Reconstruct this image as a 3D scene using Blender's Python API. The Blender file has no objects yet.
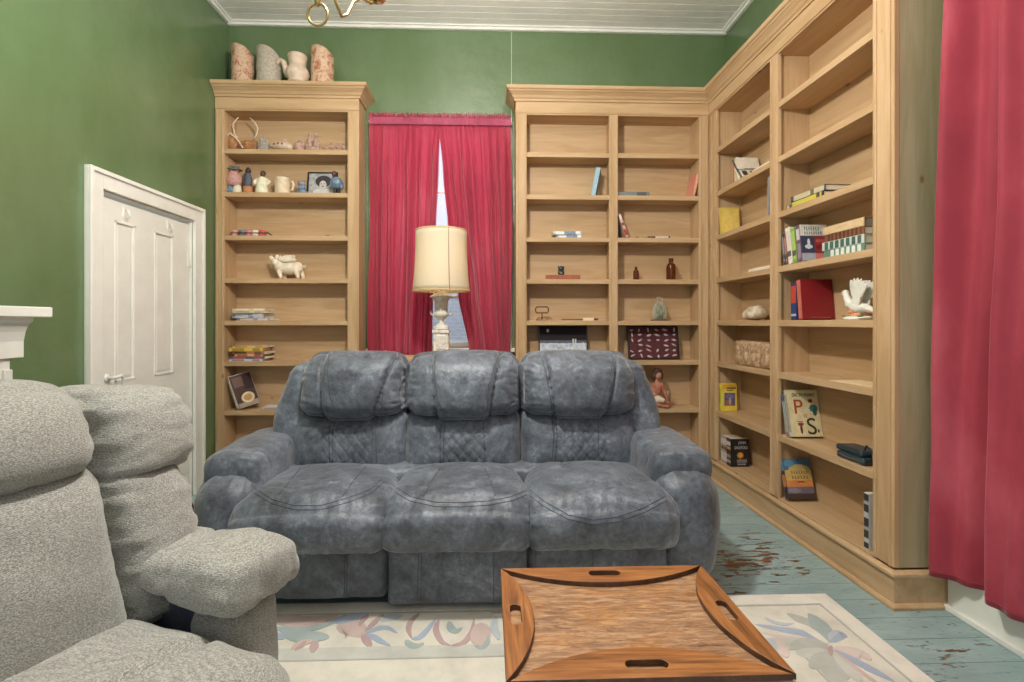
import bpy, bmesh, math, random
from mathutils.bvhtree import BVHTree
from mathutils import Vector, Matrix, Euler, noise
from math import sin, cos, pi, radians as R, exp, sqrt
random.seed(7)
SC = bpy.context.scene
COL = SC.collection
# ------------------------------------------------------------ camera model of the photograph
TH = R(1.9); F = 485.0; PX = 504.0; HZ = 322.0; EYE = 1.15
def _ray(px, py=HZ):
    r = (px-PX)/F; u = (HZ-py)/F
    return (sin(TH)+r*cos(TH), cos(TH)-r*sin(TH), u)
def X_at(px, Y): d = _ray(px); return d[0]/d[1]*Y
def Y_at(px, X): d = _ray(px); return d[1]/d[0]*X
def Z_at(px, py, Y): d = _ray(px, py); return EYE+d[2]/d[1]*Y
def floor_at(px, py, Z=0.0):
    d = _ray(px, py); t = (Z-EYE)/d[2]
    return Vector((d[0]*t, d[1]*t, Z))
# room dimensions (metres)
XL, XR, YB, H = -1.96, 1.857, 3.74, 3.42
XC, YF = 1.64, 3.547          # faces of the side and back bookcases
YN = -1.2                     # where the modelled room ends behind the photographer
# ------------------------------------------------------------ materials
def srgb(r, g, b):
    f = lambda c: (c/255/12.92) if c/255 <= .04045 else ((c/255+.055)/1.055)**2.4
    return (f(r), f(g), f(b), 1)
class NT:
    def __init__(s, name):
        s.m = bpy.data.materials.new(name); s.m.use_nodes = True
        s.t = s.m.node_tree; s.n = s.t.nodes; s.b = s.n['Principled BSDF']
        s.tc = s.n.new('ShaderNodeTexCoord')
    def new(s, t, **k):
        n = s.n.new(t)
        for a, v in k.items(): setattr(n, a, v)
        return n
    def link(s, a, b): s.t.links.new(a, b)
    def coord(s, scale=(1,1,1), loc=(0,0,0), which='Object', rot=(0,0,0)):
        mp = s.new('ShaderNodeMapping'); mp.inputs['Scale'].default_value = scale
        mp.inputs['Location'].default_value = loc; mp.inputs['Rotation'].default_value = rot
        s.link(s.tc.outputs[which], mp.inputs['Vector']); return mp.outputs['Vector']
    def noise(s, vec, scale, detail=4, rough=.55, dist=0):
        n = s.new('ShaderNodeTexNoise'); s.link(vec, n.inputs['Vector'])
        n.inputs['Scale'].default_value = scale; n.inputs['Detail'].default_value = detail
        n.inputs['Roughness'].default_value = rough; n.inputs['Distortion'].default_value = dist
        return n.outputs['Fac']
    def ramp(s, fac, stops, interp='LINEAR'):
        n = s.new('ShaderNodeValToRGB'); s.link(fac, n.inputs['Fac']); cr = n.color_ramp
        cr.interpolation = interp
        while len(cr.elements) < len(stops): cr.elements.new(.5)
        for e, (p, c) in zip(cr.elements, stops): e.position = p; e.color = c if len(c) == 4 else (*c, 1)
        return n.outputs['Color']
    def mix(s, fac, a, b, mode='MIX'):
        n = s.new('ShaderNodeMix', data_type='RGBA', blend_type=mode)
        for sock, v in ((n.inputs[0], fac), (n.inputs[6], a), (n.inputs[7], b)):
            if isinstance(v, (int, float)): sock.default_value = v
            elif isinstance(v, tuple): sock.default_value = v
            else: s.link(v, sock)
        return n.outputs[2]
    def math(s, op, a, b=0.0, c=None):
        n = s.new('ShaderNodeMath', operation=op)
        for i, v in enumerate((a, b) if c is None else (a, b, c)):
            if isinstance(v, (int, float)): n.inputs[i].default_value = v
            else: s.link(v, n.inputs[i])
        return n.outputs[0]
    def color(s, v):
        if isinstance(v, tuple): s.b.inputs['Base Color'].default_value = v
        else: s.link(v, s.b.inputs['Base Color'])
        return s
    def rough(s, v):
        if isinstance(v, (int, float)): s.b.inputs['Roughness'].default_value = v
        else: s.link(v, s.b.inputs['Roughness'])
        return s
    def bump(s, h, strength=.3, dist=.002):
        n = s.new('ShaderNodeBump'); n.inputs['Strength'].default_value = strength
        n.inputs['Distance'].default_value = dist; s.link(h, n.inputs['Height'])
        s.link(n.outputs['Normal'], s.b.inputs['Normal']); return s
    def set(s, **k):
        for a, v in k.items(): s.b.inputs[a.replace('_', ' ')].default_value = v
        return s
BLK = (0,0,0,1); WHT = (1,1,1,1)
_sm = {}
def paint(rgb, rough=.55, var=.12, metal=0.0, scale=30.0):
    """simple coloured surface with a little procedural variation"""
    k = (rgb, rough, var, metal, scale)
    if k in _sm: return _sm[k]
    t = NT('surface_%d_%d_%d' % rgb); c = srgb(*rgb)
    d = tuple(x*(1-var) for x in c[:3])+(1,); l = tuple(min(1, x*(1+var)) for x in c[:3])+(1,)
    n = t.noise(t.coord(), scale, 3)
    t.color(t.ramp(n, [(.3, d), (.7, l)])).rough(rough).set(Metallic=metal)
    _sm[k] = t.m; return t.m
def mottled(name, cols, scale=25, rough=.6, detail=5, bump=.3, dist=0):
    t = NT(name); n = t.noise(t.coord(), scale, detail, .6, dist)
    st = [(.28+.44*i/(len(cols)-1), srgb(*c)) for i, c in enumerate(cols)]
    t.color(t.ramp(n, st)).rough(rough).bump(n, bump, .003); return t.m
def pine(name, axis, a=(203,172,133), b=(191,158,117), tone=1.0):
    """knotty pine, grain running along axis 0/1/2 (object space)"""
    t = NT(name)
    sc = [9.0, 9.0, 9.0]; sc[axis] = .8
    fine = [160.0, 160.0, 160.0]; fine[axis] = 4
    v = t.coord(tuple(sc)); f = t.coord(tuple(fine))
    wv = t.noise(v, 1.6, 4, .6, .8); fi = t.noise(f, 1.0, 3, .6)
    ca = srgb(*a); cb = srgb(*b); cd = tuple(x*.9 for x in cb[:3])+(1,)
    base = t.ramp(wv, [(.25, cd), (.42, cb), (.6, ca), (.8, cb)])
    base = t.mix(t.math('MULTIPLY', t.math('SUBTRACT', fi, .45), .55), base, tuple(x*.62 for x in cb[:3])+(1,))
    ks = [5.0, 5.0, 5.0]; ks[axis] = 3.0
    vo = t.new('ShaderNodeTexVoronoi'); vo.inputs['Scale'].default_value = 1.0
    t.link(t.coord(tuple(ks), (.37,.21,.13)), vo.inputs['Vector'])
    kn = t.ramp(vo.outputs['Distance'], [(.03, WHT), (.06, BLK)])
    base = t.mix(t.math('MULTIPLY', kn, .7), base, srgb(128,84,48))
    t.color(base).rough(.5).bump(fi, .08, .002)
    t.b.inputs['Specular IOR Level'].default_value = .35
    return t.m
M = {}
M['pine_green'] = pine('bounce_tinted_pine_upright', 2, (188,176,142), (174,162,126))  # end panel pine, with green bounce light put into its colour
M['pine_x'] = pine('knotty_pine_along_x', 0); M['pine_y'] = pine('knotty_pine_along_y', 1); M['pine_z'] = pine('knotty_pine_upright', 2)
def mk_green():
    t = NT('glossy_green_wall_paint')
    n = t.noise(t.coord(), 1.3, 5, .6); n2 = t.noise(t.coord((1,1,.35)), 9, 4, .6)
    c = t.ramp(n, [(.3, srgb(86,110,66)), (.55, srgb(96,120,78)), (.75, srgb(110,132,96))])
    c = t.mix(t.math('MULTIPLY', n2, .3), c, srgb(124,148,116))
    h = t.math('ADD', t.math('MULTIPLY', t.noise(t.coord(), 3.0, 3), 1.0), t.math('MULTIPLY', t.noise(t.coord(), 60, 3), .12))
    t.color(c).rough(.22).bump(h, .4, .03); t.b.inputs['Specular IOR Level'].default_value = .8
    return t.m
M['green'] = mk_green()
def mk_white(name, rgb=(240,240,232), rough=.4):
    t = NT(name); n = t.noise(t.coord(), 6, 5, .6); c = srgb(*rgb); d = tuple(x*.93 for x in c[:3])+(1,)
    t.color(t.ramp(n, [(.35, d), (.6, c)])).rough(rough).bump(t.noise(t.coord(), 40, 3), .15, .002); return t.m
M['white'] = mk_white('white_gloss_trim_paint'); M['ceil'] = mk_white('white_ceiling_board_paint', (244,241,235), .5)
def mk_floor():
    t = NT('chipped_teal_floor_paint'); o = t.tc.outputs['Object']
    sx = t.new('ShaderNodeSeparateXYZ'); t.link(o, sx.inputs[0])
    row = t.math('DIVIDE', t.math('ADD', sx.outputs['Y'], .042), .125)
    fr = t.math('FRACT', row); idx = t.math('FLOOR', row)
    gap = t.math('LESS_THAN', fr, .022)
    base = t.ramp(t.noise(t.coord((1,3,1)), 2.5, 5, .65), [(.3, srgb(130,155,156)), (.5, srgb(149,172,172)), (.72, srgb(167,187,187))])
    scuff = t.ramp(t.noise(t.coord((1,5,1)), 14, 6, .75), [(.57, BLK), (.62, WHT)])
    base = t.mix(t.math('MULTIPLY', scuff, .55), base, srgb(92,114,108))
    scr = t.ramp(t.noise(t.coord((4,26,1), (1.3,.2,0)), 7, 5, .8), [(.66, BLK), (.69, WHT)]); base = t.mix(t.math('MULTIPLY', scr, .8), base, srgb(58,70,62))
    # chips: stretched noise, modulated by big patches; denser near the sofa corner
    d = t.new('ShaderNodeVectorMath', operation='DISTANCE'); t.link(o, d.inputs[0]); d.inputs[1].default_value = (1.17, 2.28, 0)
    near = t.ramp(d.outputs['Value'], [(.05, WHT), (.42, BLK)])
    big = t.noise(t.coord((1,1.4,1), (3.1,.7,0)), 3.2, 2)
    chip = t.noise(t.coord((5,16,1), (.3,.9,0)), 1.9, 7, .68)
    s = t.math('ADD', chip, t.math('ADD', t.math('MULTIPLY', near, .115), t.math('MULTIPLY', t.math('SUBTRACT', big, .5), .45)))
    mask = t.ramp(s, [(.645, BLK), (.655, WHT)])
    wood = t.ramp(t.noise(t.coord((3,30,1)), 3, 4), [(.35, srgb(70,52,34)), (.6, srgb(140,98,62)), (.75, srgb(176,130,88))])
    c = t.mix(mask, base, wood)
    edge = t.ramp(s, [(.615, BLK), (.645, WHT)])
    c = t.mix(t.math('MULTIPLY', t.math('SUBTRACT', edge, mask), .7), c, srgb(60,84,74))
    c = t.mix(t.math('MULTIPLY', gap, .75), c, srgb(62,84,80))
    hh = t.math('SUBTRACT', t.math('SUBTRACT', 1.0, gap), t.math('MULTIPLY', mask, .4))
    t.color(c).rough(.42).bump(hh, .4, .002); return t.m
M['floor'] = mk_floor()
def mk_sofa():
    t = NT('blue_grey_distressed_suede')
    a = t.noise(t.coord(), 5.5, 7, .72, .8); b = t.noise(t.coord(), 34, 6, .75)
    f = t.math('ADD', t.math('MULTIPLY', a, .6), t.math('MULTIPLY', b, .4))
    c = t.ramp(f, [(.37, srgb(55,58,63)), (.46, srgb(79,86,95)), (.54, srgb(99,107,118)), (.66, srgb(140,148,158))])
    t.color(c).rough(t.math('ADD', .28, t.math('MULTIPLY', b, .28))).bump(t.math('ADD', t.math('MULTIPLY', t.noise(t.coord(), 20, 5, .65, 1.2), 1.0), t.math('MULTIPLY', t.noise(t.coord(), 160, 2), .12)), .45, .010)
    t.b.inputs['Sheen Weight'].default_value = .3; t.b.inputs['Sheen Roughness'].default_value = .5
    t.b.inputs['Specular IOR Level'].default_value = .45
    return t.m
M['sofa'] = mk_sofa()
def mk_chenille():
    t = NT('beige_grey_chenille')
    w1 = t.new('ShaderNodeTexWave', wave_type='BANDS', bands_direction='Z'); w1.inputs['Scale'].default_value = 95; w1.inputs['Distortion'].default_value = 7; w1.inputs['Detail'].default_value = 3; w1.inputs['Detail Scale'].default_value = 3
    t.link(t.coord(), w1.inputs['Vector'])
    n = t.noise(t.coord((1,1,1.8)), 230, 2, .6); big = t.noise(t.coord(), 4, 4)
    f = t.math('ADD', t.math('MULTIPLY', w1.outputs['Fac'], .16), t.math('MULTIPLY', n, .84))
    c = t.ramp(f, [(.3, srgb(106,105,98)), (.5, srgb(154,153,145)), (.7, srgb(196,195,186))])
    c = t.mix(t.math('MULTIPLY', big, .3), c, srgb(142,144,142))
    t.color(c).rough(.95).bump(f, .6, .004)
    t.b.inputs['Sheen Weight'].default_value = .4; t.b.inputs['Specular IOR Level'].default_value = .1
    return t.m
M['chenille'] = mk_chenille()
M['navy_vinyl'] = mottled('worn_dark_blue_vinyl', [(44,50,62),(70,78,90),(112,108,96)], 14, .5)
def mk_velvet(name, transl=.0, ramp=None):
    t = NT(name)
    n = t.noise(t.coord((1,1,.5)), 2.6, 5, .6)
    c = t.ramp(n, ramp or [(.3, srgb(134,48,60)), (.55, srgb(160,60,74)), (.78, srgb(190,92,106))])
    t.color(c).rough(.72).bump(t.noise(t.coord((1,1,.4)), 22, 4), .25, .006)
    t.b.inputs['Sheen Weight'].default_value = .6; t.b.inputs['Sheen Roughness'].default_value = .35
    t.b.inputs['Sheen Tint'].default_value = (1,.6,.66,1); t.b.inputs['Specular IOR Level'].default_value = .25
    if transl:
        tr = t.new('ShaderNodeBsdfTranslucent'); tr.inputs['Color'].default_value = srgb(240,120,165)
        mx = t.new('ShaderNodeMixShader'); mx.inputs[0].default_value = transl
        t.link(t.b.outputs[0], mx.inputs[1]); t.link(tr.outputs[0], mx.inputs[2])
        t.link(mx.outputs[0], t.n['Material Output'].inputs['Surface'])
    return t.m
M['velvet'] = mk_velvet('crimson_velvet'); M['curtain'] = mk_velvet('crimson_curtain_cloth', .32, [(.3, srgb(168,58,76)), (.55, srgb(190,76,94)), (.78, srgb(212,114,134))])
def mk_oak():
    t = NT('orange_oak'); f = t.noise(t.coord((6,90,90)), 1, 4, .6, .4); g = t.noise(t.coord((1,7,7)), 2, 3, .6, 1)
    c = t.ramp(t.math('ADD', t.math('MULTIPLY', f, .6), t.math('MULTIPLY', g, .4)), [(.36, srgb(108,68,38)), (.5, srgb(152,98,55)), (.66, srgb(182,128,78))])
    t.color(c).rough(.38).bump(f, .12, .002); return t.m
M['oak'] = mk_oak()
def mk_oak_y():
    t = NT('orange_oak_lengthwise'); f = t.noise(t.coord((90,6,90)), 1, 4, .6, .4); g = t.noise(t.coord((7,1,7)), 2, 3, .6, 1)
    c = t.ramp(t.math('ADD', t.math('MULTIPLY', f, .6), t.math('MULTIPLY', g, .4)), [(.36, srgb(108,68,38)), (.5, srgb(152,98,55)), (.66, srgb(182,128,78))])
    t.color(c).rough(.38).bump(f, .12, .002); return t.m
M['oak_y'] = mk_oak_y()
def mk_worn():
    t = NT('worn_oak_top'); f = t.noise(t.coord((16,90,90)), 1, 6, .7, .8); g = t.noise(t.coord((1.8,3.2,3)), 2.0, 7, .72, .6)
    fresh = t.ramp(f, [(.34, srgb(134,90,52)), (.6, srgb(182,134,86))])
    worn = t.ramp(f, [(.3, srgb(108,78,60)), (.5, srgb(158,120,88)), (.7, srgb(196,164,130))])
    c = t.mix(t.ramp(g, [(.37, BLK), (.49, WHT)]), fresh, worn)
    st = t.ramp(t.noise(t.coord((2.5,4,3), (4,2,0)), 3.0, 6, .7), [(.58, BLK), (.68, WHT)]); c = t.mix(t.math('MULTIPLY', st, .45), c, srgb(92,66,56))
    t.color(c).rough(.5).bump(f, .3, .002); return t.m
M['worn_oak'] = mk_worn()
M['oak_dark'] = mottled('dark_stained_edge', [(58,36,24),(84,54,36),(112,76,50)], 30, .45)
M['brass'] = paint((196,172,118), .28, .1, 1.0); M['steel'] = paint((150,152,150), .35, .1, 1.0)
# ------------------------------------------------------------ mesh builder
class MB:
    def __init__(s): s.v = []; s.f = []; s.mi = []; s.sm = []; s.mat = 0; s.T = None
    def add(s, vs, fs, smooth=False):
        o = len(s.v)
        for p in vs:
            p = Vector(p); s.v.append(s.T @ p if s.T else p)
        for f in fs: s.f.append([i+o for i in f]); s.mi.append(s.mat); s.sm.append(smooth)
        return s
    def box(s, x0, x1, y0, y1, z0, z1):
        v = [(x,y,z) for x in (x0,x1) for y in (y0,y1) for z in (z0,z1)]
        return s.add(v, [(0,1,3,2),(4,6,7,5),(0,4,5,1),(2,3,7,6),(0,2,6,4),(1,5,7,3)])
    def prism(s, poly, z0, z1):
        """poly: (x,y) counter-clockwise, simple/convex-ish; extruded in z"""
        n = len(poly); v = [(x,y,z0) for x,y in poly]+[(x,y,z1) for x,y in poly]
        f = [tuple(range(n-1,-1,-1)), tuple(range(n,2*n))]+[(i,(i+1)%n,n+(i+1)%n,n+i) for i in range(n)]
        return s.add(v, f)
    def lathe(s, prof, n=20, c=(0,0,0), cap=True):
        v = []; f = []
        for r, z in prof:
            for k in range(n): a = 2*pi*k/n; v.append((c[0]+r*cos(a), c[1]+r*sin(a), c[2]+z))
        for i in range(len(prof)-1):
            for k in range(n): k2 = (k+1)%n; f.append((i*n+k, i*n+k2, (i+1)*n+k2, (i+1)*n+k))
        if cap: f.append(tuple(range(n-1,-1,-1))); m = (len(prof)-1)*n; f.append(tuple(range(m, m+n)))
        return s.add(v, f, True)
    def tube(s, pts, r, n=8, closed=False):
        pts = [Vector(p) for p in pts]; m = len(pts); v = []; f = []
        rr = r if isinstance(r, (list, tuple)) else [r]*m
        up = None
        for i, p in enumerate(pts):
            a = pts[(i-1)%m] if (i or closed) else p; b = pts[(i+1)%m] if (i < m-1 or closed) else p
            d = (b-a).normalized()
            if up is None: up = Vector((0,0,1)) if abs(d.z) < .9 else Vector((1,0,0))
            sd = d.cross(up).normalized(); up = sd.cross(d).normalized()
            for k in range(n): t = 2*pi*k/n; v.append(p+(sd*cos(t)+up*sin(t))*rr[i])
        for i in range(m if closed else m-1):
            j = (i+1)%m
            for k in range(n): k2 = (k+1)%n; f.append((i*n+k, i*n+k2, j*n+k2, j*n+k))
        if not closed: f.append(tuple(range(n-1,-1,-1))); f.append(tuple(range((m-1)*n, m*n)))
        return s.add(v, f, True)
    def ell(s, c, r, n=14, rot=None):
        c = Vector(c); r = r if isinstance(r, (tuple, list)) else (r,r,r); v = []; f = []; m = max(6, n*2//3)
        Q = Euler(rot).to_matrix() if rot else None
        for i in range(m+1):
            ph = pi*i/m
            for k in range(n):
                a = 2*pi*k/n; p = Vector((r[0]*sin(ph)*cos(a), r[1]*sin(ph)*sin(a), -r[2]*cos(ph)))
                v.append(c+(Q@p if Q else p))
        for i in range(m):
            for k in range(n): k2 = (k+1)%n; f.append((i*n+k, i*n+k2, (i+1)*n+k2, (i+1)*n+k))
        return s.add(v, f, True)
    def soft(s, x, y, z, r, step=.012, fn=None, disp=None, edge=None):
        """rounded block x,y,z = (lo,hi); fn(p,u)->p reshapes, disp(p,u)->outward offset"""
        lo = Vector((x[0],y[0],z[0])); hi = Vector((x[1],y[1],z[1])); half = (hi-lo)/2; c = (hi+lo)/2
        r = min(r, min(half)*.999)
        N = [max(4, int(round(2*h/step))) for h in half]; idx = {}; vs = []; us = []; fs = []
        def vid(i, j, k):
            key = (i,j,k)
            if key not in idx:
                u = Vector((2*i/N[0]-1, 2*j/N[1]-1, 2*k/N[2]-1)); p = Vector((u.x*half.x, u.y*half.y, u.z*half.z))
                q = Vector([max(-(half[a]-r), min(half[a]-r, p[a])) for a in range(3)]); d = p-q
                if d.length > 1e-9: p = q+d.normalized()*r
                p = p+c
                if fn: p = Vector(fn(p, u))
                idx[key] = len(vs); vs.append(p); us.append(u)
            return idx[key]
        for a in range(3):
            b, d = (a+1)%3, (a+2)%3
            for side in (0, N[a]):
                for i in range(N[b]):
                    for j in range(N[d]):
                        def q(ii, jj):
                            t = [0,0,0]; t[a] = side; t[b] = ii; t[d] = jj; return vid(*t)
                        f = (q(i,j), q(i+1,j), q(i+1,j+1), q(i,j+1))
                        fs.append(f if side else f[::-1])
        if disp:
            nr = [Vector((0,0,0)) for _ in vs]
            for f in fs:
                a_, b_, c_, d_ = (vs[i] for i in f); nn = (c_-a_).cross(d_-b_)
                for i in f: nr[i] += nn
            vs = [p+n.normalized()*disp(p, u) if n.length > 0 else p for p, n, u in zip(vs, nr, us)]
        return s.add(vs, fs, True)
    def build(s, name, mats, parent=None, bevel=0, remesh=0, subs=0, solid=0, world=False):
        me = bpy.data.meshes.new(name)
        vs = s.v
        if parent is not None and world:
            inv = parent.matrix_basis.inverted(); vs = [inv@p for p in vs]
        me.from_pydata([tuple(p) for p in vs], [], s.f)
        for m in (mats if isinstance(mats, (list, tuple)) else [mats]): me.materials.append(m)
        me.polygons.foreach_set('material_index', s.mi); me.polygons.foreach_set('use_smooth', s.sm)
        me.validate(); me.update()
        o = bpy.data.objects.new(name, me); COL.objects.link(o)
        if parent is not None: o.parent = parent
        if solid: m = o.modifiers.new('thickness', 'SOLIDIFY'); m.thickness = solid; m.offset = 0
        if remesh: m = o.modifiers.new('blend', 'REMESH'); m.mode = 'VOXEL'; m.voxel_size = remesh; m.use_smooth_shade = True; m2 = o.modifiers.new('smooth', 'SMOOTH'); m2.iterations = 3
        if bevel: m = o.modifiers.new('bevel', 'BEVEL'); m.width = bevel; m.segments = 2; m.limit_method = 'ANGLE'; m.angle_limit = R(40); m.harden_normals = False
        if subs: m = o.modifiers.new('subdivide', 'SUBSURF'); m.levels = subs; m.render_levels = subs
        return o
def thing(name, label, cat, loc=(0,0,0), rotz=0.0, group=None):
    o = bpy.data.objects.new(name, None); COL.objects.link(o); o.empty_display_size = .05
    o.location = loc; o.rotation_euler = (0,0,rotz); tag(o, label, cat, group); return o
def tag(o, label, cat, group=None):
    o['label'] = label; o['category'] = cat
    if group: o['group'] = group
    return o
def struct(o): o['kind'] = 'structure'; return o
def setloc(o, loc, rot=None):
    o.location = loc
    if rot: o.rotation_euler = rot
    return o
def traced(m, strokes, r=.0014, lift=.0002):
    """stitch lines laid on the surface of builder m along strokes given as photo pixels"""  # added spot near the camera, aimed up to brighten the ceiling
    bvh = BVHTree.FromPolygons(m.v, m.f); q = MB()  # unseen soft fill added behind the camera; no window stands there
    for s in strokes:
        P_ = []
        for k in range(len(s)-1):
            n = max(2, int(max(abs(s[k+1][0]-s[k][0]), abs(s[k+1][1]-s[k][1]))/2.5))
            P_ += [(s[k][0]+(s[k+1][0]-s[k][0])*j/n, s[k][1]+(s[k+1][1]-s[k][1])*j/n) for j in range(n)]
        P_.append(s[-1]); run = []
        for x, y in P_+[None] if False else P_:
            d = Vector(_ray(x, y)).normalized(); h = bvh.ray_cast(Vector((0,0,EYE)), d)
            if h[0] is None or (run and (h[0]-run[-1]).length > .05):
                if len(run) > 2: q.tube(run, r, 6)
                run = []
                if h[0] is None: continue
            run.append(h[0]-d*lift)
        if len(run) > 2: q.tube(run, r, 6)
    return q
def nz(p, sx=1, sy=None, sz=None, off=0.0):
    sy = sx if sy is None else sy; sz = sx if sz is None else sz
    return noise.noise(Vector((p[0]*sx+off, p[1]*sy+off*1.7, p[2]*sz+off*.6)))
def sst(a, b, x):
    t = max(0.0, min(1.0, (x-a)/(b-a))); return t*t*(3-2*t)
def text_mesh(txt, size, material, name, parent, M4, depth=.0006, sx=1.0):
    cu = bpy.data.curves.new('lettering', 'FONT'); cu.body = txt; cu.size = size; cu.extrude = depth
    cu.align_x = 'CENTER'; cu.align_y = 'CENTER'
    tmp = bpy.data.objects.new('lettering_tmp', cu); COL.objects.link(tmp)
    dg = bpy.context.evaluated_depsgraph_get(); me = bpy.data.meshes.new_from_object(tmp.evaluated_get(dg))
    bpy.data.objects.remove(tmp); bpy.data.curves.remove(cu)
    me.transform(M4 @ Matrix.Diagonal((sx,1,1,1))); me.materials.clear(); me.materials.append(material)
    o = bpy.data.objects.new(name, me); COL.objects.link(o); o.parent = parent; return o
KEY, WORLD, FILL, EXPO = 145, .34, 14, 0.0
# ============================================================ ROOM SHELL
def slab(name, b, mat, kind=True, bevel=0):
    m = MB(); m.box(*b); o = m.build(name, mat, bevel=bevel); struct(o); return o
slab('floor', (XL-.1, XR+.1, YN, YB+.1, -.06, 0), M['floor'])
# ceiling of narrow beaded boards running across the room
m = MB(); y = YN
while y < YB+.1:
    y1 = min(y+.07, YB+.1)
    m.box(XL-.1, XR+.1, y+.0025, y1-.0025, H, H+.03); y += .07
m.box(XL-.1, XR+.1, YN, YB+.1, H+.008, H+.06)
struct(m.build('ceiling', M['ceil'], bevel=.0015))
# back wall with a window opening
WX0, WX1, WZ0, WZ1 = -.80, .085, .95, 2.62
m = MB(); m.box(XL-.1, WX0, YB, YB+.12, 0, H); m.box(WX1, XR+.1, YB, YB+.12, 0, H)
m.box(WX0, WX1, YB, YB+.12, 0, WZ0); m.box(WX0, WX1, YB, YB+.12, WZ1, H)
struct(m.build('wall_back', M['green']))
# left wall with a door opening
DY0, DY1, DZ = 2.515, 3.285, 1.822
m = MB(); m.box(XL-.12, XL, YN, DY0, 0, H); m.box(XL-.12, XL, DY1, YB, 0, H); m.box(XL-.12, XL, DY0, DY1, DZ, H)
struct(m.build('wall_left', M['green']))
slab('wall_right', (XR, XR+.12, YN, YB, 0, H), M['green'])
# ceiling cove strips
m = MB(); m.box(XL, XR, YB-.028, YB, H-.03, H); m.box(XL, XR, YB-.045, YB, H-.012, H); struct(m.build('trim_1', M['white'], bevel=.004))
m = MB(); m.box(XL, XL+.028, YN, YB-.045, H-.03, H); m.box(XL, XL+.045, YN, YB-.045, H-.012, H); struct(m.build('trim_2', M['white'], bevel=.004))
m = MB(); m.box(XR-.028, XR, YN, YB-.045, H-.03, H); m.box(XR-.045, XR, YN, YB-.045, H-.012, H); struct(m.build('trim_3', M['white'], bevel=.004))
# thin pale joint strip running up the back wall beside the window
jx = X_at(511.5, YB); m = MB(); m.box(jx-.003, jx+.003, YB-.004, YB, 2.7, H-.03); struct(m.build('trim_4', paint((170,190,160)), bevel=.001))
# baseboards
m = MB(); m.box(XR-.016, XR, YN, 1.885, 0, .19); m.box(XR-.024, XR-.016, YN, 1.885, .165, .185)
m.box(XR-.034, XR-.016, YN, 1.885, 0, .022); struct(m.build('baseboard_right', M['white'], bevel=.004))
m = MB(); m.box(XL, XL+.016, 1.75, DY0-.09, 0, .17); m.box(XL, XL+.016, DY1+.11, 3.52, 0, .17); struct(m.build('baseboard_left', M['white'], bevel=.004))
# window: casing, two sashes, panes
wf = MB(); e = .075
for b in ((WX0-.1, WX0, YB-.022, YB, WZ0-.04, WZ1+.1), (WX1, WX1+.1, YB-.022, YB, WZ0-.04, WZ1+.1), (WX0, WX1, YB-.022, YB, WZ1, WZ1+.1)): wf.box(*b)
win = wf.build('window_1', M['white'], bevel=.004); struct(win)
s = MB(); s.box(WX0-.12, WX1+.12, YB-.05, YB+.05, WZ0-.03, WZ0); s.build('window_sill', M['white'], win, bevel=.004)
zm = 1.72
for z0, z1, yy in ((WZ0, zm+.02, YB+.03), (zm-.02, WZ1, YB+.065)):
    f = MB(); w = .045
    f.box(WX0, WX0+w, yy, yy+.03, z0, z1); f.box(WX1-w, WX1, yy, yy+.03, z0, z1); f.box(WX0+w, WX1-w, yy, yy+.03, z0, z0+w); f.box(WX0+w, WX1-w, yy, yy+.03, z1-w, z1)
    zc = (z0+z1)/2; f.box(WX0+w, WX1-w, yy+.004, yy+.026, zc-.008, zc+.008)
    so = f.build('window_sash', M['white'], win, bevel=.003)
    g = MB(); g.box(WX0+w, WX1-w, yy+.012, yy+.017, z0+w, z1-w)
    t = NT('wavy_window_glass'); t.color((.86,.90,.98,1)).rough(.25); t.bump(t.noise(t.coord((1,1,.6)), 90, 3), .5, .003)
    tp = t.new('ShaderNodeBsdfTransparent'); tl = t.new('ShaderNodeBsdfTranslucent'); tl.inputs['Color'].default_value = (.86,.9,1,1)
    m1 = t.new('ShaderNodeMixShader'); m1.inputs[0].default_value = .14; t.link(tp.outputs[0], m1.inputs[1]); t.link(tl.outputs[0], m1.inputs[2])
    m2 = t.new('ShaderNodeMixShader'); m2.inputs[0].default_value = .12; t.link(m1.outputs[0], m2.inputs[1]); t.link(t.b.outputs[0], m2.inputs[2]); t.link(m2.outputs[0], t.n['Material Output'].inputs['Surface'])
    g.build('window_pane', t.m, so)
# pale brick house across the yard, seen through the curtain gap
t = NT('pale_brick'); br = t.new('ShaderNodeTexBrick'); t.link(t.coord((1,1,1), rot=(R(90),0,0)), br.inputs['Vector'])
br.inputs['Color1'].default_value = srgb(150,160,182); br.inputs['Color2'].default_value = srgb(120,132,156); br.inputs['Mortar'].default_value = srgb(186,192,206)
br.inputs['Scale'].default_value = 4.0; t.color(br.outputs['Color']).rough(.9)
nb = thing('neighbouring_house', 'pale brick house outside, glimpsed through the gap between the crimson curtains', 'house', (-.3, 8.0, -.4))
m = MB(); m.box(-4.5, 4.5, 0, .3, 0, 2.9); m.build('house_wall', t.m, nb)
m = MB(); m.prism([(-4.8,-.3),(4.8,-.3),(4.8,1.8),(-4.8,1.8)], 2.9, 3.0); m.build('roof', paint((150,156,170)), nb)
m = MB(); m.box(.1, .8, -.02, 0, 1.0, 2.1); m.build('house_window', paint((120,134,160), .2), nb)
t = NT('yard_grass'); t.color(t.ramp(t.noise(t.coord(), 12, 4), [(.3, srgb(120,135,100)), (.7, srgb(160,172,140))])).rough(.9)
struct(setloc(MB().box(-6, 6, YB+.6, 8.6, -.45, -.4).build('ground_outside', t.m), (0,0,0)))
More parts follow.
